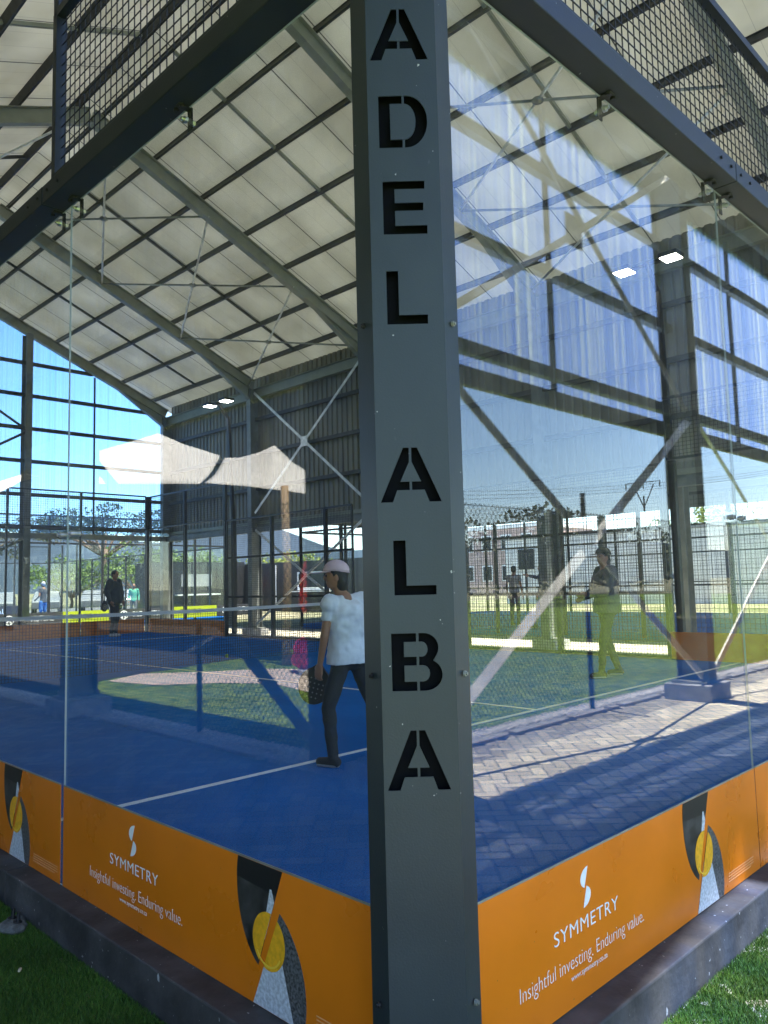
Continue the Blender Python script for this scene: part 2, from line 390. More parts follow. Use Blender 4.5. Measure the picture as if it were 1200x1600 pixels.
# kerbs, gravel, lawns
kb = MB()
def segs(x0, y0, x1, y1, wd=.1, h=.03, step=1.0):
    n = max(1, round(math.hypot(x1 - x0, y1 - y0) / step))
    for i in range(n):
        a = i / n; c = (i + 1) / n - .006 / step
        kb.bar((x0 + (x1 - x0) * a, y0 + (y1 - y0) * a, Gz - .02), (x0 + (x1 - x0) * c, y0 + (y1 - y0) * c, Gz - .02), wd, .04 + h * 2)
segs(-2.5, -3.0, 15.4, -3.0); segs(-2.45, -2.95, -2.45, 23); segs(14.25, -2.95, 14.25, 23.2)
struct(kb.build('kerb', KERB, bevel=.006))
lw = MB(); lw.quad((-40, -34, Gz - .012), (60, -34, Gz - .012), (60, -3.05, Gz - .012), (-40, -3.05, Gz - .012))
lw.quad((-40, -3.05, Gz - .012), (-2.5, -3.05, Gz - .012), (-2.5, 40, Gz - .012), (-40, 40, Gz - .012)); struct(lw.build('lawn_surface', LAWN))
sd = MB()
def blob(cx, cy_, rx, ry, z, n=26, seed=0):
    r_ = random.Random(seed); pts = []
    for i in range(n):
        t = 2 * math.pi * i / n; k = 1 + r_.uniform(-.18, .18); pts.append((cx + rx * k * math.cos(t), cy_ + ry * k * math.sin(t)))
    m = len(sd.v); sd.v += [(x, y, z) for x, y in pts]; sd.f.append(tuple(range(m, m + n)))
sd.v = [(x, y, Gz - .004) for x, y in ((-4.2, 10.4), (-4.35, 9.3), (-5.1, 8.7), (-5.5, 7.9), (-5.2, 6.7), (-5.9, 6.0), (-7.6, 6.4), (-7.3, 8.6), (-6.6, 9.7), (-5.9, 10.2), (-5.0, 10.9))]; sd.f = [tuple(range(11))]
struct(sd.build('sand_patch', SAND))
# pebbles
def stones(x0, y0, x1, y1, n, name):
    P = []; cl = []
    for _ in range(n):
        x, y = rng.uniform(x0, x1), rng.uniform(y0, y1); s_ = rng.uniform(.012, .026); h = s_ * rng.uniform(.6, 1); a = rng.uniform(0, 6.28)
        base = [(x + s_ * math.cos(a + k * 1.2566) * rng.uniform(.8, 1.1), y + s_ * math.sin(a + k * 1.2566) * rng.uniform(.8, 1.1), Gz - .012) for k in range(5)]
        tip = (x + rng.uniform(-.3, .3) * s_, y + rng.uniform(-.3, .3) * s_, Gz - .012 + h)
        top = [tuple(tip[i] * .55 + base[k][i] * .45 if i < 2 else tip[2] * .85 + base[k][2] * .15 for i in range(3)) for k in range(5)]
        cc = np.array((.62, .60, .56)) * rng.uniform(.6, 1.15)
        for k in range(5):
            P.append([base[k], base[(k + 1) % 5], top[(k + 1) % 5], top[k]]); cl.append(cc)
            P.append([top[k], top[(k + 1) % 5], tip, tip]); cl.append(cc)
    o = numpy_mesh(name, np.array(P), 4, GRAV, np.array(cl)); o['kind'] = 'stuff'; o['label'] = 'pale gravel strip between kerb and chain link fence'; return o
GRAV = attr_mat('gravel_stone', .9)
gq = MB(); gq.quad((-2.5, -3.42, Gz - .009), (15.4, -3.42, Gz - .009), (15.4, -3.05, Gz - .009), (-2.5, -3.05, Gz - .009))
gq.quad((-2.9, -3.42, Gz - .009), (-2.5, -3.42, Gz - .009), (-2.5, 16, Gz - .009), (-2.9, 16, Gz - .009)); struct(gq.build('gravel_bed', KERB))
stones(1, -3.42, 14.5, -3.06, 6500, 'gravel'); stones(-2.9, 1, -2.51, 13, 5500, 'gravel')
# turf strips at the foot of the glass walls, real blades
def turf(n, boxes):
    tot = sum((b[2] - b[0]) * (b[3] - b[1]) * b[4] for b in boxes); V = []; Cc = []
    for (x0, y0, x1, y1, dens) in boxes:
        k = int(n * (x1 - x0) * (y1 - y0) * dens / tot)
        x = rng.uniform(x0, x1, k); y = rng.uniform(y0, y1, k); a = rng.uniform(0, 2 * np.pi, k); h = rng.uniform(.010, .022, k)
        wd = rng.uniform(.0009, .0017, k); lx = rng.normal(0, .008, k); ly = rng.normal(0, .008, k)
        p0 = np.stack([x - np.cos(a) * wd, y - np.sin(a) * wd, np.full(k, Gz)], 1); p1 = np.stack([x + np.cos(a) * wd, y + np.sin(a) * wd, np.full(k, Gz)], 1)
        p2 = np.stack([x + lx, y + ly, Gz + h], 1); V.append(np.stack([p0, p1, p2], 1))
        base = np.array([(.05, .12, .015), (.08, .17, .02), (.13, .21, .025), (.16, .18, .045)])[rng.choice(4, k, p=[.4, .38, .19, .03])]
        pat = 1 + .25 * np.sin(x * 9 + np.sin(y * 7)) * np.sin(y * 8 + x * 3)
        Cc.append(base * (rng.uniform(.7, 1.3, k) * pat)[:, None])
    o = numpy_mesh('artificial_grass', np.concatenate(V), 3, blades_mat(), np.concatenate(Cc)); o['kind'] = 'stuff'; o['label'] = 'short artificial grass strip along the court base'
gb = MB(); gb.box((-.95, -.95, Gz - .01), (9, -.11, Gz + .001)); gb.box((-.95, -.11, Gz - .01), (-.11, 9, Gz + .001))
TURFB = mat('turf_backing', (.02, .04, .01), .9, 0, .3, 60); struct(gb.build('turf_backing', TURFB))
turf(430000, [(-.60, .45, -.106, 3.6, 1), (.3, -.60, 3.4, -.106, 1), (-.95, .3, -.60, 4.2, .12), (.2, -.95, 4.2, -.60, .12), (-.95, -.95, .3, .45, .12), (-.95, 3.6, -.106, 9, .12), (3.4, -.95, 9, -.106, .12)])
# litter near the base
for (x, y, s_, lab) in ((-.30, 1.75, .008, 'small pale leaf scrap lying on the shaded turf'), (.62, -.30, .010, 'dry curled leaf on the sunny turf'), (1.0, -.22, .007, 'small pale stone on the turf beside the base beam')):
    q = MB(); q.ell((0, 0, 0), (s_ * 2, s_, s_ * .5), 8, 5); o = q.build('dry_leaf', mat('dry_leaf', (.5, .42, .28), .8), smooth=True); o.location = (x, y, Gz + .02); o.rotation_euler = (0.2, .1, x * 7); tag(o, lab, 'leaf')

# ------------------------------------------------------------------ the corner post with its stencil letters
S45 = math.sqrt(.5)
ex = Vector((S45, -S45, 0)); ed = Vector((-S45, -S45, 0))   # along the post's face; towards the viewer
post = thing('corner_post', 'dark grey corner post with cut-out stencil letters running down it', 'post')
def pm_(a, z, t): return ex * (a - .008) + ed * t + Vector((0, 0, z))
D = .06
prof = [(-.131, -.02), (-.090, D - .003), (.090, D - .003), (.131, -.02)]
z0, z1 = -.02, 3.95
def strip(p, q, th, name):
    mb = MB(); a = Vector(p); b_ = Vector(q); d = (b_ - a).normalized(); n = Vector((d.y, -d.x)) * th
    pts = [a, b_, b_ + n, a + n]; mb.v = []; k = len(pts)
    for z in (z0, z1):
        for c in pts: mb.v.append(tuple(pm_(c.x, z, c.y)))
    mb.f = [(3, 2, 1, 0), (4, 5, 6, 7)] + [(i, (i + 1) % 4, 4 + (i + 1) % 4, 4 + i) for i in range(4)]
    return mb.build(name, POST, post)
strip(prof[0], prof[1], .004, 'side_flange'); strip(prof[2], prof[3], .004, 'side_flange')
def arc(cx, cz, rx, rz, a0, a1, n=12): return [(cx + rx * math.cos(R(a0 + (a1 - a0) * i / n)), cz + rz * math.sin(R(a0 + (a1 - a0) * i / n))) for i in range(n + 1)]
def glyph(ch):
    # unit height 1, centred on x = 0; each list item is one cut-out polygon
    if ch == 'A':
        Lp = [(-.50, 0), (-.30, 0), (-.225, .22), (-.02, .22), (-.02, .375), (-.17, .375), (-.02, .74), (-.02, 1), (-.115, 1)]
        return [Lp, [(-x, z) for x, z in Lp][::-1]]
    if ch == 'D':
        Lp = [(-.40, 0), (0, 0), (0, .155), (-.205, .155), (-.205, .845), (0, .845), (0, 1), (-.40, 1)]
        Rp = [(.04, 0)] + arc(.07, .5, .36, .5, -90, 90, 16) + [(.04, 1), (.04, .845)] + arc(.04, .5, .19, .345, 90, -90, 14) + [(.04, .155)]
        return [Lp, Rp]
    if ch == 'E': return [[(-.37, 0), (.37, 0), (.37, .16), (-.17, .16), (-.17, .44), (.31, .44), (.31, .59), (-.17, .59), (-.17, .85), (.34, .85), (.34, 1), (-.37, 1)]]
    if ch == 'L': return [[(-.34, 0), (.34, 0), (.34, .17), (-.14, .17), (-.14, 1), (-.34, 1)]]
    if ch == 'B':
        Lp = [(-.40, 0), (0, 0), (0, .16), (-.2, .16), (-.2, .44), (0, .44), (0, .59), (-.2, .59), (-.2, .85), (0, .85), (0, 1), (-.40, 1)]
        Rp = [(.04, 0)] + arc(.14, .275, .27, .275, -90, 62, 12) + arc(.12, .745, .235, .255, -30, 90, 10) + [(.04, 1), (.04, .85)] + arc(.09, .72, .09, .13, 90, -90, 8) + [(.04, .59), (.04, .44)] + arc(.10, .30, .11, .14, 90, -90, 8) + [(.04, .16)]
        return [Lp, Rp]
    if ch == 'P':
        Lp = [(-.38, 0), (-.18, 0), (-.18, .38), (0, .38), (0, .53), (-.18, .53), (-.18, .85), (0, .85), (0, 1), (-.38, 1)]
        Rp = [(.04, .38)] + arc(.10, .69, .27, .31, -90, 90, 12) + [(.04, 1), (.04, .85)] + arc(.07, .69, .11, .16, 90, -90, 8) + [(.04, .53)]
        return [Lp, Rp]
cu = bpy.data.curves.new('plate', 'CURVE'); cu.dimensions = '2D'; cu.fill_mode = 'BOTH'; cu.extrude = .0015
def spl(pts):
    s_ = cu.splines.new('POLY'); s_.points.add(len(pts) - 1); s_.use_cyclic_u = True
    for p, (x, z) in zip(s_.points, pts): p.co = (x, z, 0, 1)
spl([(-.090, z0), (.090, z0), (.090, z1), (-.090, z1)])
for ch, zb, ht in (('P', 2.822, .140), ('A', 2.587, .140), ('D', 2.349, .140), ('E', 2.119, .140), ('L', 1.885, .138), ('A', 1.437, .135), ('L', 1.210, .133), ('B', .981, .137), ('A', .749, .139)):
    cxx = {'A': -.006, 'D': -.002, 'E': -.001, 'L': -.002, 'B': -.004, 'P': -.002}[ch]
    for poly in glyph(ch): spl([(cxx + x * .150, zb + z * ht) for x, z in poly])
me = curve_to_mesh(cu, 'lettered_face'); me.materials.clear(); me.materials.append(POST)
for v in me.vertices: v.co = pm_(v.co.x, v.co.y, D - .0015 + v.co.z)
face = link('lettered_face', me, post); face['label'] = 'front plate cut through with the stencil letters PADEL ALBA'
hb = MB(); hb.v = [];
for z in (z0, z1):
    for (a, t) in ((-.118, -.02), (-.086, .030), (.086, .030), (.118, -.02), (.05, -.11), (-.05, -.11)): hb.v.append(tuple(pm_(a, z, t)))
hb.f = [tuple(range(6))[::-1], tuple(range(6, 12))] + [(i, (i + 1) % 6, 6 + (i + 1) % 6, 6 + i) for i in range(6)]
hb.build('inner_tube', HOLLOW, post)
for z in (1.895, 1.015, .25):
    for sg in (-1, 1):
        q = MB(); c = pm_(sg * .112, z, .022); nrm = (ex * sg * .9 + ed * .45).normalized()
        q.tube([c, c + nrm * .006], .0075, 8); q.tube([c + nrm * .006, c + nrm * .0105], .0045, 6); q.build('bolt', BLACK if sg < 0 else GALV, post, smooth=False)

# ------------------------------------------------------------------ frame beams, base, mesh, panes of this court
WALL = {k: thing('glass_court_wall', l, 'court wall') for k, l in (('R', 'glass wall right of the lettered post, mirroring the brick paving'), ('L', 'glass wall left of the lettered post, mirroring the cream tents'), ('E', 'far end glass wall of the court behind the player in the dark jacket'), ('S', 'far side wall of glass and black mesh panels along the corrugated steel side'))}
def adopt(o, k):
    o.parent = WALL[k]
    for p in ('category', 'group'):
        if p in o: del o[p]
    return o
def which(label):
    l = label
    if 'far end' in l: return 'E'
    if 'far side' in l or 'side mesh between' in l or 'upper mesh over' in l or 'far right corner' in l or 'side mesh' in l and 'left' not in l: return 'S'
    if 'left' in l and 'right' not in l: return 'L'
    if 'left hand' in l or 'left beam' in l or 'left glass' in l or 'left pane' in l: return 'L'
    return 'R'
def frame(name, label, cat, parts, m, bev=.004, group=None):
    mb = MB()
    for a, b_ in parts: mb.box(a, b_)
    o = mb.build(name, m, bevel=bev); o['label'] = label; return adopt(o, which(label))
LX = [.10, 2.08, 4.05, 6.02, 7.99, 9.90]
tb = frame('top_beam', 'grey steel beam across the top of the right hand glass wall', 'beam', [((.09, -.105, 3.0), (2.075, .006, 3.085)), ((2.079, -.106, 3.0), (9.93, .006, 3.086))], BEAM)
tb2 = frame('top_beam', 'dark steel beam across the top of the left hand glass wall', 'beam', [((-.105, .09, 3.0), (.006, 2.16, 3.085)), ((-.106, 2.164, 3.0), (.006, 4.05, 3.086))], BEAM)
def beambolts(par, f):
    for s_ in (-.17, -.06, .05, .16):
        q = MB(); c = Vector(f(s_)); n = Vector((0, -1, 0)) if par is tb else Vector((-1, 0, 0)); q.tube([c, c + n * .008], .007, 6); q.build('bolt', BLACK, par)
beambolts(tb, lambda s_: (2.077 + s_, -.105, 3.045)); beambolts(tb2, lambda s_: (-.105, 2.16 + s_, 3.045))
bb = frame('base_beam', 'weathered steel base beam under the right hand glass wall', 'beam', [((.0, -.105, Gz - .01), (3.1, .010, -.0005)), ((3.104, -.105, Gz - .01), (9.99, .010, -.0005))], BASE, .006)
bb2 = frame('base_beam', 'dark weathered base beam under the left hand glass wall', 'beam', [((-.105, .002, Gz - .01), (.010, 2.46, -.0005)), ((-.105, 2.464, Gz - .01), (.010, 20.0, -.0005))], BASE, .006)
bc = MB(); bc.box((-.105, -.105, Gz - .01), (-.003, -.002, -.0008)); o = bc.build('corner_foot', BASE, post)
frame('base_beam', 'dark base beam along the far side of the court', 'beam', [((9.992, .0, Gz - .01), (10.09, 20, -.0005))], BASE, .004)
frame('base_beam', 'dark base beam under the far end wall', 'beam', [((0.02, 19.992, Gz - .01), (9.98, 20.09, -.0005))], BASE, .004)
# chips of white paint on the base beams
for par, pts in ((bb, ((.70, -.1062, -.115), (.98, -.1062, -.122), (1.3, -.1062, -.12))), (bb2, ((-.1062, .88, -.09), (-.1062, 1.1, -.02)))):
    q = MB()
    for i, (x, y, z) in enumerate(pts):
        k = .003 + .0035 * (i % 2)
        if par is bb: q.prism([(-k, -k * 1.5), (k * .7, -k), (k, k), (0, k * 2.4), (-k * .8, k)], lambda a, b__, t: (x + a, y + t, z + b__), 0, .001)
        else: q.prism([(-k, -k * 1.5), (k * .7, -k), (k, k), (0, k * 2.4), (-k * .8, k)], lambda a, b__, t: (x + t, y + a, z + b__), 0, .001)
    q.build('paint_chip', CONC, par)

def pane(axis, a0, a1, z0_, z1_, off, label, m=GLASS, group='glass panes of the court walls', th=.007):
    """axis 'x': runs along x at y=off. two big faces glass, rim faces edge material"""
    me = bpy.data.meshes.new('glass_pane')
    o0, o1 = off, off + th
    if axis == 'x': v = [(a0, o0, z0_), (a1, o0, z0_), (a1, o1, z0_), (a0, o1, z0_), (a0, o0, z1_), (a1, o0, z1_), (a1, o1, z1_), (a0, o1, z1_)]
    else: v = [(o1, a0, z0_), (o1, a1, z0_), (o0, a1, z0_), (o0, a0, z0_), (o1, a0, z1_), (o1, a1, z1_), (o0, a1, z1_), (o0, a0, z1_)]
    me.from_pydata(v, [], [(0, 3, 2, 1), (4, 5, 6, 7), (0, 1, 5, 4), (1, 2, 6, 5), (2, 3, 7, 6), (3, 0, 4, 7)]); me.update()
    me.materials.append(m); me.materials.append(EDGE)
    for i, p in enumerate(me.polygons): p.material_index = 0 if i in (2, 4) else 1
    o = link('glass_pane', me)
    o['label'] = label; return adopt(o, which(label))
names = ['right hand glass pane between the lettered post and its first joint', 'second glass pane along the right hand wall', 'third glass pane along the right hand wall', 'fourth glass pane along the right hand wall', 'fifth and last glass pane of the right hand wall']
for i in range(5): pane('x', LX[i] + .0015, LX[i + 1] - .0015, .002, 2.995, -.006, names[i])
names = ['left hand glass pane between the lettered post and the bright joint line', 'second glass pane along the left hand wall at picture edge']
for i in range(2): pane('y', LX[i] + .0015, LX[i + 1] - .0015, .002, 2.995, -.006, names[i])
ordn = ['first', 'second', 'third', 'fourth', 'fifth']
for i in range(5): pane('x', LX[i] + .0015, LX[i + 1] - .0015, .002, 2.96, 19.99, 'far end wall glass pane, %s counting from the left' % ordn[i], GLASSF)
for i in range(2):
    pane('y', LX[i] + .0015, LX[i + 1] - .0015, .002, 2.96, 9.99, 'far side glass pane near the service line, %s of two' % ordn[i], GLASSF)
    pane('y', 20 - LX[i + 1] + .004, 20 - LX[i] - .004, .002, 2.96, 9.99, 'far side glass pane beside the far corner, %s of two from that corner' % ordn[i], GLASSF)
# clamps
CG = 'clamps holding the glass to the top beams'
def clamp(c, axis, label):
    t = adopt(thing('glass_clamp', label, 'clamp', c, 0 if axis == 'x' else math.pi / 2, CG), 'R' if axis == 'x' else 'L')
    q = MB(); q.box((-.016, .006, -.085), (.016, .012, .0)); q.box((-.016, -.045, -.006), (.016, .012, -.0005)); q.build('plate', BLACK, t, bevel=.003)
    for dx, dz in ((0, -.05),):
        q = MB(); q.tube([(dx, .012, dz), (dx, .026, dz)], .011, 6); q.tube([(dx, -.018, dz), (dx, -.006, dz)], .013, 10); q.tube([(dx, -.030, dz), (dx, -.018, dz)], .007, 8); q.build('bolt', SILVER, t)
    for dx in (-.02, .02):
        q = MB(); q.tube([(dx + .012, -.03, -.012), (dx + .012, -.03, -.0007)], .010, 8); q.build('nut', BLACK, t)
    return t
for i, x in enumerate((1.07, 1.98, 2.17, 3.1)): clamp((x, 0, 3.0), 'x', ['black glass clamp midway along the nearest right pane', 'black clamp just before the right glass joint', 'black clamp just past the right glass joint', 'black clamp at the middle of the second right pane'][i])
for i, y in enumerate((1.08, 2.0, 2.19, 3.1)):
    t = clamp((0, y, 3.0), 'y', ['black glass clamp midway along the nearest left pane', 'black clamp just before the left glass joint', 'black clamp just past the left glass joint', 'black clamp at the middle of the second left pane'][i]); t.scale = (1, -1, 1)
def connector(c, axis, label):
    t = adopt(thing('joint_connector', label, 'connector', c, 0 if axis == 'x' else math.pi / 2), 'R' if axis == 'x' else 'L')
    q = MB(); q.box((-.085, .008, -.024), (.085, .012, .024)); q.build('plate', SILVER if axis == 'x' else CLEAR, t, bevel=.003)
    for dx in (-.055, .055):
        q = MB(); q.tube([(dx, -.016, 0), (dx, .028, 0)], .012, 12); q.tube([(dx, -.026, 0), (dx, -.016, 0)], .008, 8); q.build('bolt', SILVER, t, smooth=False)
    return t
CLEAR = GLASSF
connector((2.08, 0, 1.49), 'x', 'steel patch fitting with two bolts across the right glass joint')
t = connector((0, 2.08, 1.49), 'y', 'steel patch fitting with two bolts across the left glass joint'); t.scale = (1, -1, 1)

def wires(mb, o, u, v, Ul, Vl, su, sv, r_):
    o = Vector(o); u = Vector(u); v = Vector(v); n = u.cross(v)
    k = int(round(Ul / su))
    for i in range(k + 1): p = o + u * (Ul * i / k); mb.bar(p, p + v * Vl, r_, r_, n)
    k = int(round(Vl / sv))
    for i in range(k + 1): p = o + v * (Vl * i / k) + n * r_; mb.bar(p, p + u * Ul, r_, r_, n)
def mesh_panel(label, o, u, v, Ul, Vl, s_=.05, r_=.0042, frm=.04, group='welded mesh panels of this court', sv=None, ends=True):
    t = adopt(thing('mesh_panel', label, 'mesh panel', (0, 0, 0), 0, group), which(label))
    mb = MB(); wires(mb, o, u, v, Ul, Vl, s_, sv or s_, r_); mb.build('wire_grid', WIRE, t)
    fb = MB(); o = Vector(o); u = Vector(u); v = Vector(v); n = u.cross(v); o2 = o + n * .012
    for p, q in ((o2, o2 + u * Ul), (o2 + v * Vl, o2 + u * Ul + v * Vl), (o2, o2 + v * Vl), (o2 + u * Ul, o2 + u * Ul + v * Vl))[:4 if ends else 2]: fb.bar(p, q, frm, frm * .99, n)
    fb.build('panel_frame', BEAM, t); return t
for i, x in enumerate((.12, 2.1, 4.07, 6.04, 8.0)): mesh_panel('black welded mesh panel over the right beam, %s from the post' % ordn[i], (x, -.05, 3.105), (1, 0, 0), (0, 0, 1), 1.98, .73, r_=.0037, ends=False)
mesh_panel('black welded mesh panel above the left beam', (-.05, 2.10, 3.105), (0, -1, 0), (0, 0, 1), 1.96, .80, r_=.0037)
for i in range(5): mesh_panel('mesh panel above the far end glass, %s from the left' % ordn[i], (LX[i] + .01, 20.04, 3.02), (1, 0, 0), (0, 0, 1), 1.95, .98, .06, .006)
pg = 'black posts of the court cage'
def cpost(x, y, h, label, grp=pg, z=0, wd=.08):
    t = adopt(thing('cage_post', label, 'post', (x, y, z), 0, grp), which(label))
    q = MB(); q.box((-wd / 2, -wd / 2, 0), (wd / 2, wd / 2, h)); q.build('upright', BLACK, t, bevel=.004)
    q = MB(); q.box((-.09, -.07, 0), (.09, .07, .012)); q.build('foot_plate', BLACK, t)
    return t
for i, y in enumerate((2.08, 4.05, 6, 8, 12, 14, 16, 18)):
    w_ = ['beside the near service line', 'where the near glass ends', 'two metres short of the gate', 'on the near side of the gate gap', 'just beyond the net', 'second beyond the net', 'where the far glass begins', 'one pane short of the far corner'][i]
    cpost(10.06, y, 4.0 if y in (2.08, 18) else 3.0 if y not in (4.05, 16) else 4.0, 'black far side cage post ' + w_)
cpost(10.04, 20.04, 4.0, 'thick black cage post at the far right corner', wd=.14)
cpost(9.96, -.03, 4.0, 'grey cage post at the near right corner outside the picture', wd=.12)
for i in range(1, 5): cpost(LX[i], 20.06, 4.0, 'slim black post of the far end wall, %s from the left' % ordn[i - 1], wd=.05)
mesh_panel('tall side mesh between the near glass and the gate gap', (10.03, 4.1, .03), (0, 1, 0), (0, 0, 1), 4.8, 2.94, .05, .005)
mesh_panel('tall side mesh between the gate gap and the far glass', (10.03, 11.1, .03), (0, 1, 0), (0, 0, 1), 4.8, 2.94, .05, .005)
mesh_panel('upper mesh over the far side glass near the far corner', (10.03, 16.05, 3.03), (0, 1, 0), (0, 0, 1), 3.9, .95, .06, .006)
mesh_panel('upper mesh over the far side glass near the service line', (10.03, .1, 3.03), (0, 1, 0), (0, 0, 1), 3.9, .95, .06, .006)
for i, (z, y0, y1, lab) in enumerate(((1.0, 4.1, 8.9, 'lower rail of the near side mesh'), (2.0, 4.1, 8.9, 'upper middle rail of the near side mesh'), (1.0, 11.1, 15.9, 'lower rail of the far side mesh'), (2.0, 11.1, 15.9, 'upper middle rail of the far side mesh'))):
    q = MB(); q.box((10.05, y0, z - .02), (10.09, y1, z + .02)); q.build('cage_rail', BLACK, WALL['S'])
# left wall beyond the glass (mostly outside the frame)
mesh_panel('side mesh beyond the left hand glass', (-.04, 4.15, .03), (0, 1, 0), (0, 0, 1), 4.8, 2.94, .05, .005)
cpost(-.05, 4.09, 3.9, 'slim cage post where the left hand glass ends', wd=.06)
q = MB(); q.box((-.075, 2.085, 3.087), (-.03, 2.135, 4.0)); q.build('mesh_post', BEAM, WALL['L'], bevel=.003)

# ------------------------------------------------------------------ advertising banners
PHOTO_D = mat('photo_charcoal', (.035, .033, .032), .5, 0, .8, 14, detail=6)
PHOTO_W = mat('photo_line', (.55, .58, .62), .6, 0, .25, 90)
PHOTO_G = mat('photo_grit', (.025, .025, .025), .5, 0, 0, 120, col2=(.16, .16, .16))
BALLP = mat('photo_ball', (.88, .42, .01), .6, 0, .12, 60)
BALLO = mat('photo_ball_seam', (.95, .60, .05), .6)
SHORT = mat('photo_top', (.008, .008, .01), .5)
def smooth_poly(p0, p1, p2, p3, n=14):
    return [tuple((1 - t) ** 3 * a + 3 * (1 - t) ** 2 * t * b_ + 3 * (1 - t) * t * t * c + t ** 3 * d for a, b_, c, d in zip(p0, p1, p2, p3)) for t in [i / n for i in range(n + 1)]]
def clip(poly, a, b_):
    """keep the side left of a->b"""
    def side(p): return (b_[0] - a[0]) * (p[1] - a[1]) - (b_[1] - a[1]) * (p[0] - a[0])
    out = []
    for i, p in enumerate(poly):
        q = poly[(i + 1) % len(poly)]; sp_, sq = side(p), side(q)
        if sp_ >= 0: out.append(p)
        if sp_ * sq < 0:
            t = sp_ / (sp_ - sq); out.append((p[0] + (q[0] - p[0]) * t, p[1] + (q[1] - p[1]) * t))
    return out
def banner(mp, t0, t1, label, parent_loc=None, hgt=.413, content=True):
    t = thing('advertising_banner', label, 'banner', (0, 0, 0), 0, 'orange banners along the foot of the glass')
    def P(poly, m, name, l0, l1=None, par=t):
        mb = MB(); mb.prism(poly, mp, l0, l1 if l1 is not None else l0 + .0006); return mb.build(name, m, par)
    P([(t0, .003), (t1, .003), (t1, hgt), (t0, hgt)], ORANGE, 'vinyl_sheet', .0007, .0025)
    P([(t0, hgt), (t1, hgt), (t1, hgt + .006), (t0, hgt + .006)], GALV, 'edge_trim', .0007, .003)
    if not content: return t
    A0, A1 = (1.60, hgt), (1.478, .118)
    leaf1 = [(1.378, hgt - .001)] + smooth_poly((1.378, hgt - .001), (1.355, .32), (1.385, .17), (1.478, .118))[1:] + [(1.600, hgt - .001)]
    leaf2 = [(1.585, .292)] + smooth_poly((1.585, .292), (1.68, .235), (1.725, .10), (1.69, .004))[1:] + [(1.452, .004)]
    if t1 > 1.7:
        ph = P(leaf1, PHOTO_D, 'printed_photo', .0026); P(leaf2, PHOTO_G, 'printed_photo', .0026)
        P(clip(leaf1, (1.3, .355), (1.7, .33)), SHORT, 'printed_shadow', .0033, .0037, ph)
        circ = [(1.532 + .078 * math.cos(i * math.pi / 24), .200 + .082 * math.sin(i * math.pi / 24)) for i in range(48)]
        lw_ = [(1.535, .345), (1.528, .345), (1.50, .24), (1.56, .24)]
        P(clip(lw_, A0, A1) if False else clip([(1.50, .20), (1.60, .20), (1.548, .35), (1.540, .35)], A1, A0), PHOTO_W, 'printed_line', .0034)
        P(clip([(1.452, .005), (1.655, .005), (1.60, .16), (1.47, .16)], (1.452, .004), (1.585, .292))[::-1] if False else clip([(1.452, .005), (1.645, .005), (1.59, .17), (1.50, .17)], (1.585, .292), (1.452, .004)), PHOTO_W, 'printed_line', .0034)
        b1 = clip(circ, A1, A0); b2 = clip(circ, (1.585, .292), (1.452, .004))
        for bp in (b1, b2):
            if len(bp) > 2: P(bp, BALLP, 'printed_ball', .0043)
        seam = [(1.532 + .066 * math.cos(i * math.pi / 24), .196 + .070 * math.sin(i * math.pi / 24)) for i in range(4, 21)] + [(1.532 + .061 * math.cos(i * math.pi / 24), .196 + .064 * math.sin(i * math.pi / 24)) for i in range(20, 3, -1)]
        P([(x, .392 - z) for x, z in seam][::-1], BALLO, 'printed_seam', .0052)
    # emblem: two half leaves leaning against each other
    up = [(.700, .316)] + smooth_poly((.700, .316), (.664, .325), (.672, .366), (.714, .370))[0:] 
    up = smooth_poly((.690, .312), (.652, .325), (.668, .368), (.712, .371)) + [(.712, .371)]
    P(up, WHITE, 'emblem', .0026)
    dn = [(1.392 - x, .627 - z) for x, z in up]; P(dn, WHITE, 'emblem', .0026)
    for txt, x, z, W_, H_, sp_, of in (('SYMMETRY', .517, .195, .366, .040, 1.1, -.006), ('Insightful investing. Enduring value.', .345, .095, .700, .052, 1.0, -.020), ('www.symmetry.co.za', .597, .070, .207, .018, 1.0, -.01)):
        me = text_mesh(txt, W_, H_, .0006, WHITE, spacing=sp_, offset=of)
        for v in me.vertices: v.co = Vector(mp(x + v.co.x, z + v.co.y, .0029 + v.co.z))
        if Vector(mp(1, 0, 0)).cross(Vector(mp(0, 1, 0))).length: pass
        link('lettering', me, t)
    if t1 > 1.9:
        for k in range(4):
            P([(1.745, .066 - k * .010), (2.005 - .03 * (k == 3), .066 - k * .010), (2.005 - .03 * (k == 3), .069 - k * .010), (1.745, .069 - k * .010)], ORANGE_T, 'fine_print', .0026)
    return t
mR = lambda u, z, t: (u, -.0065 - t, z)
mR2 = lambda u, z, t: (u + 1.985, -.0065 - t, z)
mL = lambda u, z, t: (-.0065 - t, 2.16 - u, z)
mL2 = lambda u, z, t: (-.0065 - t, 4.135 - u, z)
banner(mR, .105, 2.076, 'orange banner on the nearest right pane with white emblem and ball photo')
banner(mR2, .099, 2.06, 'orange banner on the second right pane, cut by the picture edge')
banner(mL, .084, 2.056, 'orange banner on the nearest left pane, in shade')
banner(mL2, .059, 2.03, 'orange banner on the second left pane, its ball photo at the picture edge')
def plain_banner(a, b_, label):
    q = MB(); q.box(a, b_); tag(q.build('advertising_banner', ORANGE), label, 'banner', 'orange banners along the foot of the glass')
for i in range(5): plain_banner((LX[i] + .01, 19.984, .005), (LX[i + 1] - .01, 19.988, .40), 'plain orange strip low on the far end wall, %s pane from the left' % ordn[i])
plain_banner((9.984, .1, .005), (9.988, 2.07, .41), 'orange strip low on the far side glass, nearest the near corner')
plain_banner((9.984, 2.09, .005), (9.988, 4.04, .41), 'orange strip low on the far side glass, second from the near corner')
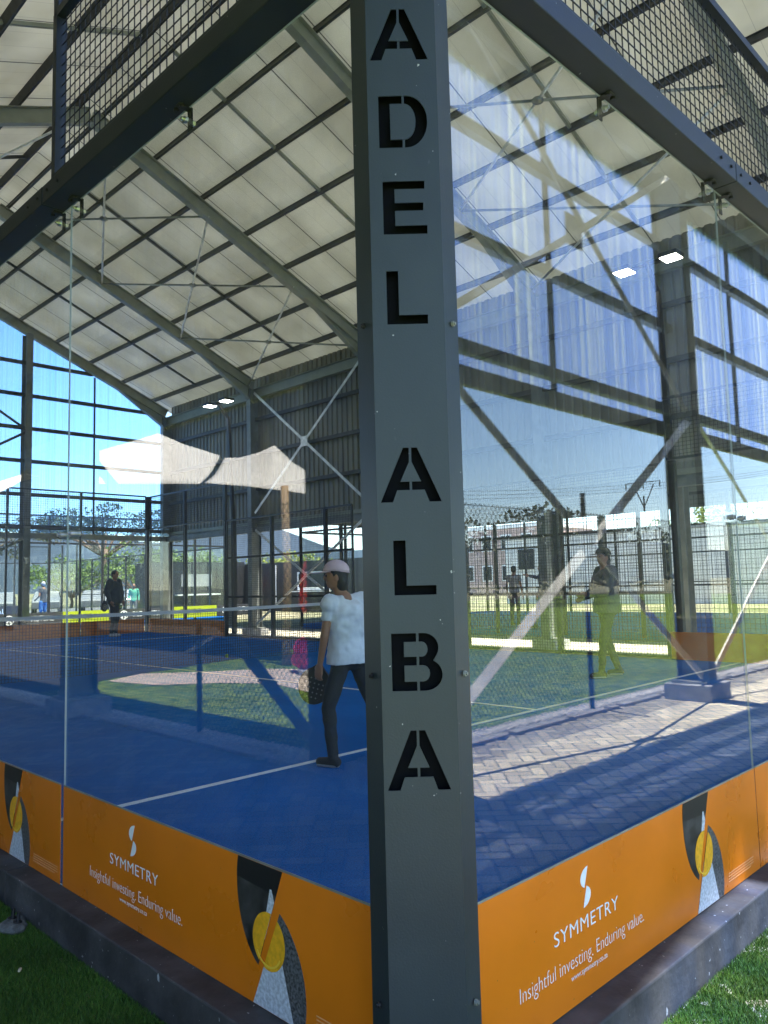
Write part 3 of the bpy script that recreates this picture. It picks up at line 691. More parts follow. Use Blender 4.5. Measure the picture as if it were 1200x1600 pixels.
plain_banner((9.984, 15.96, .005), (9.988, 17.91, .40), 'orange strip low on the far side glass, second from the far corner')
plain_banner((9.984, 17.93, .005), (9.988, 19.9, .40), 'orange strip low on the far side glass, against the far corner')

# ------------------------------------------------------------------ net
net = thing('court_net', 'black padel net with white top tape sagging across the blue court', 'net', (0, 10, 0))
nz = lambda x: .92 - .05 * (1 - ((x - 5) / 5) ** 2)
q = MB()
for i in range(1, 222):
    x = i * .045; q.bar((x, 0, .015), (x, 0, nz(x) - .02), .0055, .0055)
for k in range(19):
    f_ = k / 19
    pts = [(x, .0, .02 + (nz(x) - .03) * f_) for x in np.linspace(.02, 9.98, 13)]
    for a, b_ in zip(pts, pts[1:]): q.bar(a, b_, .0055, .0055)
q.build('net_cord', WIRE, net)
q = MB()
for a, b_ in zip(np.linspace(.02, 9.98, 17), np.linspace(.02, 9.98, 17)[1:]): q.bar((a, 0, nz(a)), (b_, 0, nz(b_)), .012, .055)
q.build('top_tape', mat('net_tape', (.62, .63, .62), .7), net)
for x in (.0, 10.0):
    q = MB(); q.tube([(x, .03, 0), (x, .03, .95)], .03, 10); q.build('net_post', BLACK, net)

# ------------------------------------------------------------------ steel canopy building
bd = thing('canopy_building', 'steel portal frame canopy with pale lined roof over the court', 'building')
FY = [-2.6, 2.5, 7.6, 12.65, 17.7, 22.8]
XL, XR, XC = -2.5, 12.2, 4.85; SL = .42
def zr(x): return 7.15 + SL * (XR - XC - abs(x - XC))
cs, sn = math.cos(math.atan(SL)), math.sin(math.atan(SL))
for sg in (1, -1):
    X0 = XC; X1 = XR + .45 if sg > 0 else XL - .45
    q = MB(); a = zr(X0) + .50; b_ = zr(XR) + .50 - SL * .45
    q.v = [(X0, -2.92, a), (X1, -2.92, b_), (X1, 23.3, b_), (X0, 23.3, a), (X0, -2.92, a + .05), (X1, -2.92, b_ + .05), (X1, 23.3, b_ + .05), (X0, 23.3, a + .05)]
    q.f = [(0, 3, 2, 1), (4, 5, 6, 7), (0, 1, 5, 4), (1, 2, 6, 5), (2, 3, 7, 6), (3, 0, 4, 7)]
    if sg < 0: q.f = [f_[::-1] for f_ in q.f]
    q.build('roof_panel', ROOF, bd)
    up = (sg * sn, 0, cs)
    for k in range(7):
        x = XC + sg * (.25 + 1.11 * k + (0 if k else 0))
        q = MB(); zc = zr(x) + .37
        q.bar((x, -2.88, zc + .025), (x, 23.2, zc + .025), .012, .15, up); q.bar((x + sg * .02, -2.88, zc + .02), (x + sg * .02, 23.2, zc + .02), .040, .145, up); q.bar((x + sg * .033, -2.88, zc + .095 - SL * .033), (x + sg * .033, 23.2, zc + .095 - SL * .033), .066, .01, up)
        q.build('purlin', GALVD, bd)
    for y in FY:
        q = MB(); xe = XR if sg > 0 else XL; h = .30
        q.ibeam((XC, y, zr(XC) + h / 2 - .02), (xe, y, zr(xe) + h / 2 - .02), .16, h, (0, 0, 1))
        hx = xe - sg * 1.9
        q.bar((hx, y, zr(hx) + .0), (xe, y, zr(xe) - .42), .15, .014, (0, 0, 1))
        q.prism([(hx, zr(hx)), (xe, zr(xe)), (xe, zr(xe) - .41)], lambda u, v, t: (u, t, v), y - .005, y + .005)
        q.build('rafter', RAFT, bd)
    # sag members between frames, parallel with the rafters
    for y in (5.05, 10.1, 15.2, 20.2, -.05):
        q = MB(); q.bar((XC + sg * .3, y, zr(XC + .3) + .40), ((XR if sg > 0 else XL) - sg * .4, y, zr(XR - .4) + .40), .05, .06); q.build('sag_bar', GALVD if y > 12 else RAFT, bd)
    # tube cross bracing under the roof
    for (ya, yb) in ((12.65, 17.7), (2.5, 7.6)):
        for k in range(3):
            xa = XC + sg * (.3 + 2.3 * k); xb = xa + sg * 2.3
            for p_, q_ in (((xa, ya), (xb, yb)), ((xa, yb), (xb, ya))):
                m = MB(); m.tube([(p_[0], p_[1], zr(p_[0]) + .06), (q_[0], q_[1], zr(q_[0]) + .06)], .024, 8); m.build('roof_brace', BRACE if p_[1] == ya else GALV, bd, smooth=True)
            m = MB(); xm = (xa + xb) / 2; m.ell((xm, (ya + yb) / 2, zr(xm) + .06), (.10, .10, .05), 10, 6); m.build('brace_node', GALV, bd)
# columns
def column(x, y, alongx, h=None, foot=True):
    h = h or zr(x); q = MB()
    q.ibeam((x, y, .06), (x, y, h), .20 if True else 0, .36, (1, 0, 0) if not alongx else (0, 1, 0)); c = q.build('column', COL, bd)
    f_ = MB(); f_.box((x - .28, y - .27, Gz - .05), (x + .28, y + .27, .03)); f_.build('footing', CONC, c, bevel=.012)
    f_ = MB(); f_.box((x - .22, y - .2, .03), (x + .22, y + .2, .06)); f_.build('base_plate', GALV, c)
    for dx in (-.17, .17):
        for dy in (-.15, .15):
            k = MB(); k.tube([(x + dx, y + dy, .06), (x + dx, y + dy, .11)], .012, 6); k.build('anchor_bolt', GALV, c)
COL = mat('column_steel', (.20, .21, .195), .55, .2, .2, 4, .1, 30)
for y in FY:
    column(XR, y, False); column(XL, y, False)
for y in (-2.6, 22.8):
    for x in (2.65, 7.5): column(x, y, True)
# corrugated side sheets with girts
def corr(x, ys, ye, za, zb, name):
    q = MB(); y = ys; pts = []
    while y < ye:
        for dy, dx in ((0, 0), (.10, 0), (.125, .035), (.165, .035), (.19, 0)):
            pts.append((x + dx, min(y + dy, ye)))
        y += .2
    n = len(q.v)
    for (a, b_) in pts: q.v += [(a, b_, za), (a, b_, zb)]
    for i in range(len(pts) - 1): q.f.append((n + 2 * i, n + 2 * i + 2, n + 2 * i + 3, n + 2 * i + 1))
    return q.build(name, CORR, bd)
corr(XR + .20, -2.6, 22.8, 3.05, 7.56, 'wall_sheet'); corr(XL - .235, -2.6, 22.8, 3.05, 7.56, 'wall_sheet')
for X_ in (XR, XL):
    sg = 1 if X_ == XR else -1
    for z in (3.12, 4.15, 5.2, 6.25):
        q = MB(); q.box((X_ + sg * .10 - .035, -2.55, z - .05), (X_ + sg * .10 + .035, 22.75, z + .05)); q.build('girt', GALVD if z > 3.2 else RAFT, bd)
    q = MB(); q.ibeam((X_, -2.6, 7.0), (X_, 22.8, 7.0), .15, .3); q.build('eave_beam', RAFT, bd)
    q = MB(); q.box((X_ - .05, -2.55, 2.84), (X_ + .05, 22.75, 3.0)); q.box((X_ + .16 * sg - .06 , -2.55, 3.0), (X_ + .16 * sg + .06, 22.75, 3.09)); q.build('eave_beam', COL, bd)
def flatx(p, q_, m=BRACE, par=bd, w_=.075, t_=.012, up=None):
    k = MB(); k.bar(p, q_, t_, w_, up or (0, 0, 1)); return k.build('wall_brace', m, par)
for X_ in (XR - .12, XL + .12):
    for (ya, yb) in ((12.65, 17.7),):
        flatx((X_, ya + .2, 7.0), (X_, yb - .2, 3.4)); flatx((X_ + .014, ya + .2, 3.4), (X_ + .014, yb - .2, 7.0))
        flatx((X_, ya + .2, 2.9), (X_, yb - .2, .15)); flatx((X_ + .014, ya + .2, .15), (X_ + .014, yb - .2, 2.9))
        q = MB(); ym = (ya + yb) / 2; q.box((X_ - .012, ym - .14, 5.06), (X_ - .004, ym + .14, 5.34)); q.build('gusset', BRACE, bd)
flatx((XL + .1, 3.35, .12), (XL + .1, 7.5, 3.0), COL, w_=.13); q = MB(); q.box((XL - .05, 1.9, -.1), (XL + .05, 3.42, 3.0)); q.build('wall_panel', GALVD, bd)  # dark wall panel, sized to block the lawn's reflection beside the player
# gables: translucent sheet between girts
def gable(y, sg, ztop):
    n = 40; xs = np.linspace(XL, XR, n + 1)
    q = MB(); yo = y + sg * .25; xs2 = np.arange(XL, XR, .038)
    top = lambda x: min(zr(x) + .28, ztop)
    for i, x in enumerate(xs2):
        dy = .012 * math.sin(i * math.pi / 2 + .4); q.v += [(x, yo + dy, 3.06), (x, yo + dy, top(x))]
    for i in range(len(xs2) - 1): q.f.append((2 * i, 2 * i + 2, 2 * i + 3, 2 * i + 1))
    q.build('translucent_sheet', POLY if y < 0 else POLYF, bd, smooth=True)
    zs = [3.2, 4.2, 5.22, 6.23, 7.25, 8.25]
    q = MB(); q.box((XL, y + sg * .10 - .03, 2.87), (XR, y + sg * .10 + .03, 3.03)); q.build('girt', GALV, bd)
    for z in zs:
        if z > ztop + .5: continue
        dx = 0 if z < 7.15 else (z - 7.15) / SL
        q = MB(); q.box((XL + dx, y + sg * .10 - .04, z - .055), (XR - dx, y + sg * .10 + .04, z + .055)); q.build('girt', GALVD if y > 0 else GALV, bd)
    for x in (.1, 5.05, 9.7):
        q = MB(); q.box((x - .025, y + sg * .17 - .02, 3.06), (x + .025, y + sg * .17 + .02, min(ztop, zr(x)) - .02)); q.build('mullion', GALVD, bd)
    if ztop < 8:
        q = MB(); xs3 = np.arange(XL, XR + .001, .1)
        for i, x in enumerate(xs3):
            dy = .015 * (i % 2); q.v += [(x, yo + dy - .03, ztop - .04), (x, yo + dy - .03, 7.24)]
        for i in range(len(xs3) - 1): q.f.append((2 * i, 2 * i + 2, 2 * i + 3, 2 * i + 1))
        q.build('wall_sheet', CORR, bd)
def sun_sheet():  # unseen top of the near gable, added to let soft sun onto the grass
    q = MB(); xs2 = np.arange(XL, XR, .038)
    for i, x in enumerate(xs2): q.v += [(x, -2.85, 7.22), (x, -2.85, max(7.22, zr(x) + .26))]
    for i in range(len(xs2) - 1): q.f.append((2 * i, 2 * i + 2, 2 * i + 3, 2 * i + 1))
    q.build('translucent_sheet', POLY_SUN, bd, smooth=True)
sun_sheet()
gable(22.8, 1, 99); gable(-2.6, -1, 6.0)
yb = -2.47
UPB = (0, .55, .83)
for p_, q_ in ((((7.35, yb, .12), (2.8, yb, 3.0))), ((7.35, yb + .014, 3.02), (2.8, yb + .014, .12)), ((7.35, yb, 3.15), (2.8, yb, 6.5)), ((7.35, yb + .014, 6.0), (2.8, yb + .014, 3.15)),
               ((7.65, yb, .12), (12.1, yb, 3.0)), ((7.65, yb + .014, 3.02), (12.1, yb + .014, .12))):
    k = MB(); k.bar(p_, q_, .085 if q_[2] < p_[2] else .012, .012 if q_[2] < p_[2] else .085, UPB if q_[2] < p_[2] else (0, 0, 1)); k.build('wall_brace', BRACE, bd)
for z in (1.58, 4.6):
    q = MB(); q.box((4.93, yb - .02, z - .16), (5.23, yb - .008, z + .16)); q.build('gusset', BRACE, bd)
flatx((7.5, 22.65, 6.1), (2.7, 22.65, 3.2), GALVD); flatx((7.5, 22.65, 6.1), (2.7, 22.65, 9.0), GALVD)
flatx((7.4, 22.65, 2.85), (2.7, 22.65, .2), GALV)

# floodlights on leaning poles
def floodpole(x, y, label):
    t = thing('floodlight_pole', label, 'floodlight', (x, y, 0), 0, 'floodlight poles of the court')
    q = MB(); q.box((-.05, -.05, 0), (.05, .05, 3.1)); q.build('pole', BLACK, t)
    q = MB(); q.bar((0, 0, 3.0), (-.15, 0, 5.9), .08, .08, (0, 1, 0)); q.bar((-.15, 0, 5.88), (-.5, 0, 6.28), .06, .06, (0, 1, 0)); q.bar((-.45, -.5, 6.26), (-.45, .5, 6.26), .05, .05); q.build('arm', BLACK, t)
    for dy in (-.4, .4):
        q = MB(); q.box((-.62, dy - .15, 6.24), (-.32, dy + .15, 6.31)); h = q.build('lamp_head', BLACK, t, bevel=.01)
        q = MB(); q.box((-.60, dy - .13, 6.228), (-.34, dy + .13, 6.238)); q.build('lens', FLOOD, h)
    return t
floodpole(10.72, 4.2, 'black floodlight pole with two lit lamps, seen through the right glass')
floodpole(10.72, 16.6, 'black floodlight pole with two lit lamps, near the far corner')

# ------------------------------------------------------------------ chain link fence (outside, mirrored in the glass)
def chain_section_mesh(L_, H_, p=.034, hz=.04):
    q = MB(); n = int(L_ / p); m = int(H_ / hz / 2)
    for i in range(n):
        x = (i + .5) * p
        for k in range(m * 2):
            z = k * hz; s0 = (k % 2) * 2 - 1; s0 = s0 if i % 2 == 0 else -s0
            q.bar((x + s0 * p / 2, 0, z), (x - s0 * p / 2, 0, z + hz), .0042, .0042, (0, 1, 0))
    return q.mesh('chain_link', CHAIN)
CLM = chain_section_mesh(3.1, 2.08)
def chain_fence(x, y, rz, n, label):
    t = thing('chain_link_fence', label, 'fence', (x, y, Gz), rz)
    for i in range(n):
        link('chain_link', CLM, t, (i * 3.1, 0, .04))
    for i in range(n + 1):
        q = MB(); q.tube([(i * 3.1, .03, -.1), (i * 3.1, .03, 2.32)], .028, 10); q.tube([(i * 3.1, .03, 2.32), (i * 3.1, .03, 2.33)], .03, 10); q.build('fence_post', BLACK, t, smooth=False)
    q = MB()
    for z in (.1, 1.1, 2.1): q.tube([(0, .004, z), (n * 3.1, .004, z)], .003, 5)
    q.build('straining_wire', CHAIN, t)
chain_fence(-3.1, -3.22, 0, 7, 'black chain link fence behind the court beyond the brick paving')
chain_fence(-2.75, -.7, math.pi / 2, 6, 'black chain link fence on the lawn side beside the paving')

# ------------------------------------------------------------------ tents, pole, umbrella, bag
def tent(near, ridge_, far, label):
    """canvas stretched from the near eave over a ridge to the far eave; each list runs along the tent"""
    q = MB(); nr = 10; sub = 4
    def dens(pts): 
        o = []
        for a, b_ in zip(pts, pts[1:]):
            for i in range(sub): o.append(Vector(a).lerp(Vector(b_), i / sub))
        return o + [Vector(pts[-1])]
    n_, r_, f_ = dens(near), dens(ridge_), dens(far); nu = len(n_)
    for j in range(2 * nr + 1):
        for i in range(nu):
            if j <= nr: t = j / nr; p = n_[i].lerp(r_[i], t); p.z -= .10 * math.sin(math.pi * t)
            else: t = (j - nr) / nr; p = r_[i].lerp(f_[i], t); p.z -= .08 * math.sin(math.pi * t)
            q.v.append(tuple(p))
    for j in range(2 * nr):
        for i in range(nu - 1): a = j * nu + i; q.f.append((a, a + 1, a + nu + 1, a + nu))
    o = q.build('tent_sail', CANVAS, smooth=True); s_ = o.modifiers.new('sol', 'SOLIDIFY'); s_.thickness = .01
    return tag(o, label, 'tent', 'cream stretch tents on the lawn')
def back(r_, dx=-1.3, dz=.05): return [(x - 1.3, y + 1.6, z + .05) for x, y, z in r_]
rA = [(-9.8, 24.61, 5.79), (-9.8, 23.06, 5.9), (-9.8, 21.28, 5.99), (-9.8, 19.87, 6.06), (-9.8, 17.69, 5.23), (-9.8, 15.8, 4.64)]
tent([(-7.5, 19.22, 4.71), (-7.5, 17.87, 3.96), (-7.5, 16.48, 3.81), (-7.5, 15.22, 3.67), (-7.5, 14.08, 3.55), (-7.5, 13.11, 3.44)], rA, back(rA), 'large cream stretch tent with a single peak, left of the pair')
rB = [(-9.4, 14.99, 4.44), (-9.4, 14.36, 4.36), (-9.4, 13.58, 4.38), (-9.4, 12.96, 4.46), (-9.4, 12.31, 3.98), (-9.4, 11.67, 3.64)]
tent([(-7.4, 12.75, 3.42), (-7.4, 12.04, 3.31), (-7.4, 11.26, 3.2), (-7.4, 10.54, 3.07), (-7.4, 9.86, 2.95), (-7.4, 9.28, 2.84)], rB, back(rB, -2.5, -1.2), 'smaller cream stretch tent beside the gum pole')
rC = [(-11, 40.48, 6.23), (-11, 37.73, 6.32), (-11, 35.24, 6.37), (-11, 33.71, 6.37), (-11, 32.62, 6.4)]
tent([(-9, 33.76, 5.3), (-9, 31.43, 5.15), (-9, 29.34, 5.01), (-9, 28.06, 5.09), (-9, 27.21, 5.19)], rC, back(rC, -2.5), 'distant cream stretch tent at the left picture edge')
for (x, y, h, lab) in ((-7.25, 9.85, 2.95, 'gum pole standing on the sand at the corner of the smaller tent'),):
    q = MB(); q.tube([(x, y, Gz), (x - .03, y - .02, h * .5), (x, y, h + .1)], [.085, .075, .07], 12); tag(q.build('tent_pole', WOOD, smooth=True), lab, 'pole')
um = thing('closed_umbrella', 'red garden umbrella folded on its stand near the tent pole', 'umbrella', (-6.55, 8.35, Gz))
q = MB(); q.tube([(0, 0, 0), (0, 0, 2.0)], .02, 8); q.build('pole', RED, um)
q = MB(); q.tube([(0, 0, .95), (0, 0, 1.1), (0, 0, 1.45), (.0, 0, 1.75), (0, 0, 1.9)], [.10, .17, .15, .08, .02], 9); q.build('folded_canopy', RED, um)
q = MB(); q.tube([(0, 0, 0), (0, 0, .06)], .2, 16); q.build('base', CONC, um)
bgp = thing('backpack', 'bright pink bag standing on the sand beside the umbrella', 'bag', (-6.75, 8.75, Gz))
q = MB(); q.ell((0, 0, .28), (.14, .24, .27), 16, 10); q.build('bag_body', PINK, bgp, smooth=True)
q = MB(); q.ell((.12, 0, .2), (.06, .17, .13), 12, 8); q.build('front_pocket', RED, bgp, smooth=True)
q = MB(); q.tube([(0, -.07, .52), (0, -.06, .62), (0, .06, .62), (0, .07, .52)], .015, 8); q.build('handle', BLACK, bgp)

# ball on the court
ball = thing('padel_ball', 'yellow green ball lying on the blue court beyond the net', 'ball', (6.5, 10.62, .033))
q = MB(); q.ell((0, 0, 0), .033, 20, 12); q.build('felt', mat('ball_felt', (.55, .8, .05), .9, 0, .1, 80, .6, 300), ball, smooth=True)
q = MB(); q.tube([(.0335 * math.cos(a) * math.cos(.45 * math.sin(2 * a)), .0335 * math.sin(a) * math.cos(.45 * math.sin(2 * a)), .0335 * math.sin(.45 * math.sin(2 * a))) for a in np.linspace(0, 6.28, 40)], .0012, 5); q.build('seam', WHITE, ball)

LUMP = mat('mortar_grey', (.14, .14, .13), .95, 0, .4, 30, 1.0, 60)
# anchor bolts bedded in lumps of mortar by the left base beam
for (x, y, lab) in ((-.165, 2.50, 'anchor bolt in a grey mortar lump, farther of the two by the left base'), (-.165, 2.17, 'anchor bolt in a grey mortar lump, nearer of the two by the left base')):
    t = thing('anchor_bolt', lab, 'bolt', (x, y, Gz + .012), 0, 'anchor bolts beside the left base beam')
    q = MB(); q.ell((-.01, 0, .005), (.055, .07, .022), 14, 8); q.ell((.02, .05, .004), (.04, .05, .018), 10, 6); q.ell((-.01, -.05, .006), (.035, .03, .02), 10, 6); o = q.build('mortar_lump', LUMP, t, smooth=True)
    for dy in (-.028, .03):
        q = MB(); q.tube([(0, dy, .015), (0, dy, .03)], .017, 6); q.tube([(0, dy, .03), (.004, dy, .065)], .008, 8); q.build('threaded_stud', BLACK, t)
    q = MB(); q.ell((-.06, .02, .012), (.007, .006, .006), 8, 6); q.build('mortar_crumb', WHITEP, t, smooth=True)

# ------------------------------------------------------------------ people
def remeshed(mb, vox, m, name, parent, smooth_it=4, disp=0, dscale=.1):
    me = mb.mesh('tmp'); o = bpy.data.objects.new('tmp', me); C.objects.link(o)
    r_ = o.modifiers.new('r', 'REMESH'); r_.mode = 'VOXEL'; r_.voxel_size = vox
    s_ = o.modifiers.new('s', 'SMOOTH'); s_.iterations = smooth_it; s_.factor = .5
    if disp:
        tx = bpy.data.textures.new('fold', 'CLOUDS'); tx.noise_scale = dscale; tx.noise_depth = 1
        d = o.modifiers.new('d', 'DISPLACE'); d.texture = tx; d.strength = disp; d.mid_level = .5
    dg = bpy.context.evaluated_depsgraph_get(); me2 = bpy.data.meshes.new_from_object(o.evaluated_get(dg)); bpy.data.objects.remove(o)
    me2.materials.clear(); me2.materials.append(m); me2.polygons.foreach_set('use_smooth', [True] * len(me2.polygons)); me2.name = name
    return link(name, me2, parent)
def lerp(a, b_, t): return Vector(a).lerp(Vector(b_), t)
def add_hand(q, wrist, d, palm_n, side, s_=1.0, curl=.5):
    """palm, four fingers and a thumb; d = direction of forearm, palm_n = palm facing"""
    d = Vector(d).normalized(); pn = Vector(palm_n).normalized(); sd_ = d.cross(pn).normalized() * side
    w0 = Vector(wrist)
    for k in range(4):
        o = sd_ * ((k - 1.5) * .019 * s_)
        a = w0 + o * .5 + d * .01; b_ = w0 + o + d * .085 * s_; q.cap(a, b_, .016 * s_, .0125 * s_)
        ln_ = (.078, .088, .083, .066)[3 - k] * s_
        j1 = b_ + (d * .95 + pn * .3 * curl).normalized() * ln_ * .45; j2 = j1 + (d * .7 + pn * 1.1 * curl).normalized() * ln_ * .32; j3 = j2 + (d * .35 + pn * 1.4 * curl).normalized() * ln_ * .25
        q.cap(b_, j1, .0098 * s_, .009 * s_); q.cap(j1, j2, .009 * s_, .0082 * s_); q.cap(j2, j3, .0082 * s_, .007 * s_)
    a = w0 + d * .025 * s_ + sd_ * .022 * s_; b_ = a + (d * .7 + sd_ * .6 + pn * .4).normalized() * .042 * s_; c = b_ + (d * .9 + pn * .5).normalized() * .032 * s_
    q.cap(a, b_, .014 * s_, .0105 * s_); q.cap(b_, c, .0105 * s_, .0085 * s_)
def loft(q, rings, n=28):
    b0 = len(q.v)
    for (c, rx, ry) in rings:
        for i in range(n): t_ = 2 * math.pi * i / n; q.v.append((c[0] + rx * math.cos(t_), c[1] + ry * math.sin(t_), c[2]))
    for k in range(len(rings) - 1):
        for i in range(n): j = (i + 1) % n; q.f.append((b0 + k * n + i, b0 + k * n + j, b0 + (k + 1) * n + j, b0 + (k + 1) * n + i))
    q.f.append(tuple(b0 + i for i in range(n))[::-1]); q.f.append(tuple(b0 + (len(rings) - 1) * n + i for i in range(n)))
def person(loc, rz, label, H=1.75, P=None, top=None, legs=None, shoes=None, skin=SKIN, hair=HAIR, cap=None, sleeves='short', shorts=False, vox=.014, headturn=0, bag=None, group=None, bulk=1.0, longhair=False, detail=False):
    t = thing('person', label, 'person', loc, rz, group); k = H / 1.75
    J = dict(head=(0, .02, 1.62), neck=(0, -.005, 1.48), chest=(0, 0, 1.30), waist=(0, .0, 1.08), pelvis=(0, 0, .95),
             shL=(-.175, -.005, 1.42), shR=(.175, -.005, 1.42), elL=(-.23, -.03, 1.14), elR=(.23, -.03, 1.14), wrL=(-.235, .05, .90), wrR=(.235, .05, .90),
             hipL=(-.09, 0, .90), hipR=(.09, 0, .90), knL=(-.10, .03, .49), knR=(.10, .03, .49), anL=(-.10, -.02, .09), anR=(.10, -.02, .09))
    if P: J.update(P)
    J = {a: Vector(v) * k for a, v in J.items()}
    hr = Matrix.Rotation(headturn, 3, 'Z'); hd = J['head']
    q = MB()
    q.ell(hd, (.076 * k, .092 * k, .112 * k), 20, 14, hr); q.ell(hd + hr @ Vector((0, .03, -.055)) * k, (.052 * k, .056 * k, .058 * k), 14, 10, hr)   # skull, jaw
    q.ell(hd + hr @ Vector((0, .094, -.012)) * k, (.012 * k, .018 * k, .024 * k), 10, 8, hr)                                                        # nose
    q.ell(hd + hr @ Vector((0, .078, -.052)) * k, (.024 * k, .012 * k, .008 * k), 10, 6, hr)
    for sg in (-1, 1): q.ell(hd + hr @ Vector((sg * .077, -.005, -.01)) * k, (.010 * k, .02 * k, .03 * k), 10, 8, hr)
    q.cap(J['neck'] - Vector((0, 0, .04)) * k, hd - Vector((0, 0, .05)) * k, .056 * k, .052 * k)
    q.cap(J['neck'] - Vector((0, 0, .05)) * k, J['chest'], .08 * k, .10 * k)
    for s_ in 'LR':
        sg = -1 if s_ == 'L' else 1
        q.cap(J['sh' + s_], J['el' + s_], .044 * k, .037 * k); q.cap(J['el' + s_], J['wr' + s_], .037 * k, .025 * k)
        d = J['wr' + s_] - J['el' + s_]; add_hand(q, J['wr' + s_], d, Vector((-sg, .25, 0)), -1 if s_ == 'L' else 1, k, .5)
        q.cap(J['neck'] - Vector((0, 0, .07)) * k, J['sh' + s_], .05 * k, .045 * k)
        if shorts: q.cap(J['kn' + s_], J['an' + s_], .052 * k, .036 * k); q.cap(lerp(J['hip' + s_], J['kn' + s_], .5), J['kn' + s_], .06 * k, .052 * k)
    remeshed(q, vox if not detail else .0055, skin, 'body', t, 2 if detail else 1)
    for sg in (-1, 1):
        e = MB(); e.ell(hd + hr @ Vector((sg * .030, .082, .006)) * k, .011 * k, 8, 6); e.build('eye', DARKW, t, smooth=True)
    # top
    q = MB(); bk = bulk
    pv, wa, chh, nk = J['pelvis'], J['waist'], J['chest'], J['neck']
    loft(q, [(pv + Vector((0, 0, -.085)) * k, .160 * k * bk, .118 * k * bk), (pv + Vector((0, 0, -.02)) * k, .158 * k * bk, .118 * k * bk), (wa, .140 * k * bk, .104 * k * bk), (lerp(wa, chh, .55), .150 * k * bk, .108 * k * bk),
             (chh, .158 * k * bk, .110 * k * bk), (lerp(chh, nk, .45), .158 * k, .098 * k * bk), (lerp(chh, nk, .72), .125 * k, .080 * k), (lerp(chh, nk, .92), .072 * k, .062 * k)])
    for s_ in 'LR':
        q.cap(lerp(J['neck'], J['sh' + s_], .35) - Vector((0, 0, .035)) * k, J['sh' + s_], .052 * k, .062 * k * bk)
        if sleeves == 'long': q.cap(J['sh' + s_], J['el' + s_], .062 * k * bk, .052 * k * bk); q.cap(J['el' + s_], lerp(J['el' + s_], J['wr' + s_], .92), .052 * k * bk, .040 * k)
        else: q.cap(J['sh' + s_], lerp(J['sh' + s_], J['el' + s_], .38), .052 * k, .056 * k)
    remeshed(q, vox * .9 if not detail else .007, top, 'top_garment', t, 2 if detail else 3, (.026 if detail else .016) * k, .075)
    # trousers
    q = MB(); q.ell(J['pelvis'] - Vector((0, 0, .03)) * k, (.138 * k * bk, .11 * k * bk, .12 * k), 18, 12)
    for s_ in 'LR':
        q.cap(J['hip' + s_], J['kn' + s_] if not shorts else lerp(J['hip' + s_], J['kn' + s_], .85), .088 * k, .062 * k if not shorts else .075 * k)
        if not shorts: q.cap(J['kn' + s_], lerp(J['kn' + s_], J['an' + s_], .95), .062 * k, .047 * k)
    remeshed(q, vox * .9, legs, 'trousers' if not shorts else 'shorts', t, 3, .020 * k, .07)
    for s_ in 'LR':
        a = J['an' + s_]; fd = Vector((P or {}).get('foot' + s_, (0, 1, 0)) if P else (0, 1, 0)).normalized(); q = MB()
        q.cap(a + Vector((0, 0, -.045)) * k - fd * .03 * k, a + fd * .13 * k - Vector((0, 0, .052)) * k, .044 * k, .036 * k); q.ell(a - Vector((0, 0, .01)) * k, (.045 * k, .05 * k, .055 * k), 12, 8)
        sh = remeshed(q, vox * .6, shoes, 'shoe', t, 2)
        q = MB(); q.cap(a + Vector((0, 0, -.072)) * k - fd * .045 * k, a + fd * .15 * k - Vector((0, 0, .076)) * k, .018 * k, .014 * k); q.cap(a + Vector((.022, 0, -.072)) * k - fd * .03 * k, a + Vector((.022, 0, -.076)) * k + fd * .13 * k, .017 * k, .014 * k); q.cap(a + Vector((-.022, 0, -.072)) * k - fd * .03 * k, a + Vector((-.022, 0, -.076)) * k + fd * .13 * k, .017 * k, .014 * k)
        remeshed(q, vox * .5, SOLE, 'sole', sh, 2)
    # hair / cap
    q = MB(); q.ell(hd + hr @ Vector((0, -.016, .018)) * k, (.084 * k, .092 * k, .108 * k), 18, 12, hr)
    if longhair: q.ell(hd + hr @ Vector((0, -.045, -.05)) * k, (.080 * k, .060 * k, .10 * k), 16, 10, hr)
    o = remeshed(q, vox * .8, hair, 'hair', t, 2, .006, .02)
    if cap:
        c = hd + hr @ Vector((0, -.004, .045)) * k; q = MB()
        nu, nv = 24, 7
        for j in range(nv + 1):
            ph = R(90) * j / nv
            for i in range(nu):
                a = 2 * math.pi * i / nu; q.v.append(tuple(c + hr @ Vector((.093 * math.sin(ph) * math.cos(a), .108 * math.sin(ph) * math.sin(a), .092 * math.cos(ph) - (.018 * max(0, -math.sin(a)) if j == nv else 0))) * k))
        for j in range(nv):
            for i in range(nu): i2 = (i + 1) % nu; q.f.append((j * nu + i, (j + 1) * nu + i, (j + 1) * nu + i2, j * nu + i2))
        o = q.build('cap', cap, t, smooth=True); s2 = o.modifiers.new('s', 'SOLIDIFY'); s2.thickness = .006; s2.offset = 1
        q = MB(); br = []
        for i in range(13):
            a = R(28 + 124 * i / 12); br.append((.088 * math.cos(a), .100 * math.sin(a)))
        for i in range(13):
            a = R(152 - 124 * i / 12); br.append((.088 * math.cos(a), .102 * math.sin(a) + .13 * math.sin(R(180 * (i) / 12)) ** .6))
        q.prism(br, lambda u, v, tt: c + hr @ Vector((u, v, tt - .10 * max(0, v - .09) - 1.2 * u * u)) * k, -.002, .004); q.build('brim', cap, o, smooth=False)
    return t, J, k
SOLE = mat('shoe_sole', (.35, .36, .36), .6)
SOLEW = mat('sole_white', (.6, .6, .6), .6)
C_ = lambda n, c, **k: mat(n, c, .85, 0, k.get('v', .1), 12)
WT = C_('white_tshirt', (.70, .72, .76)); BLK = C_('black_trousers', (.022, .024, .028)); SHOEB = C_('black_shoe', (.03, .03, .035)); CAPP = C_('pink_cap', (.66, .48, .52))
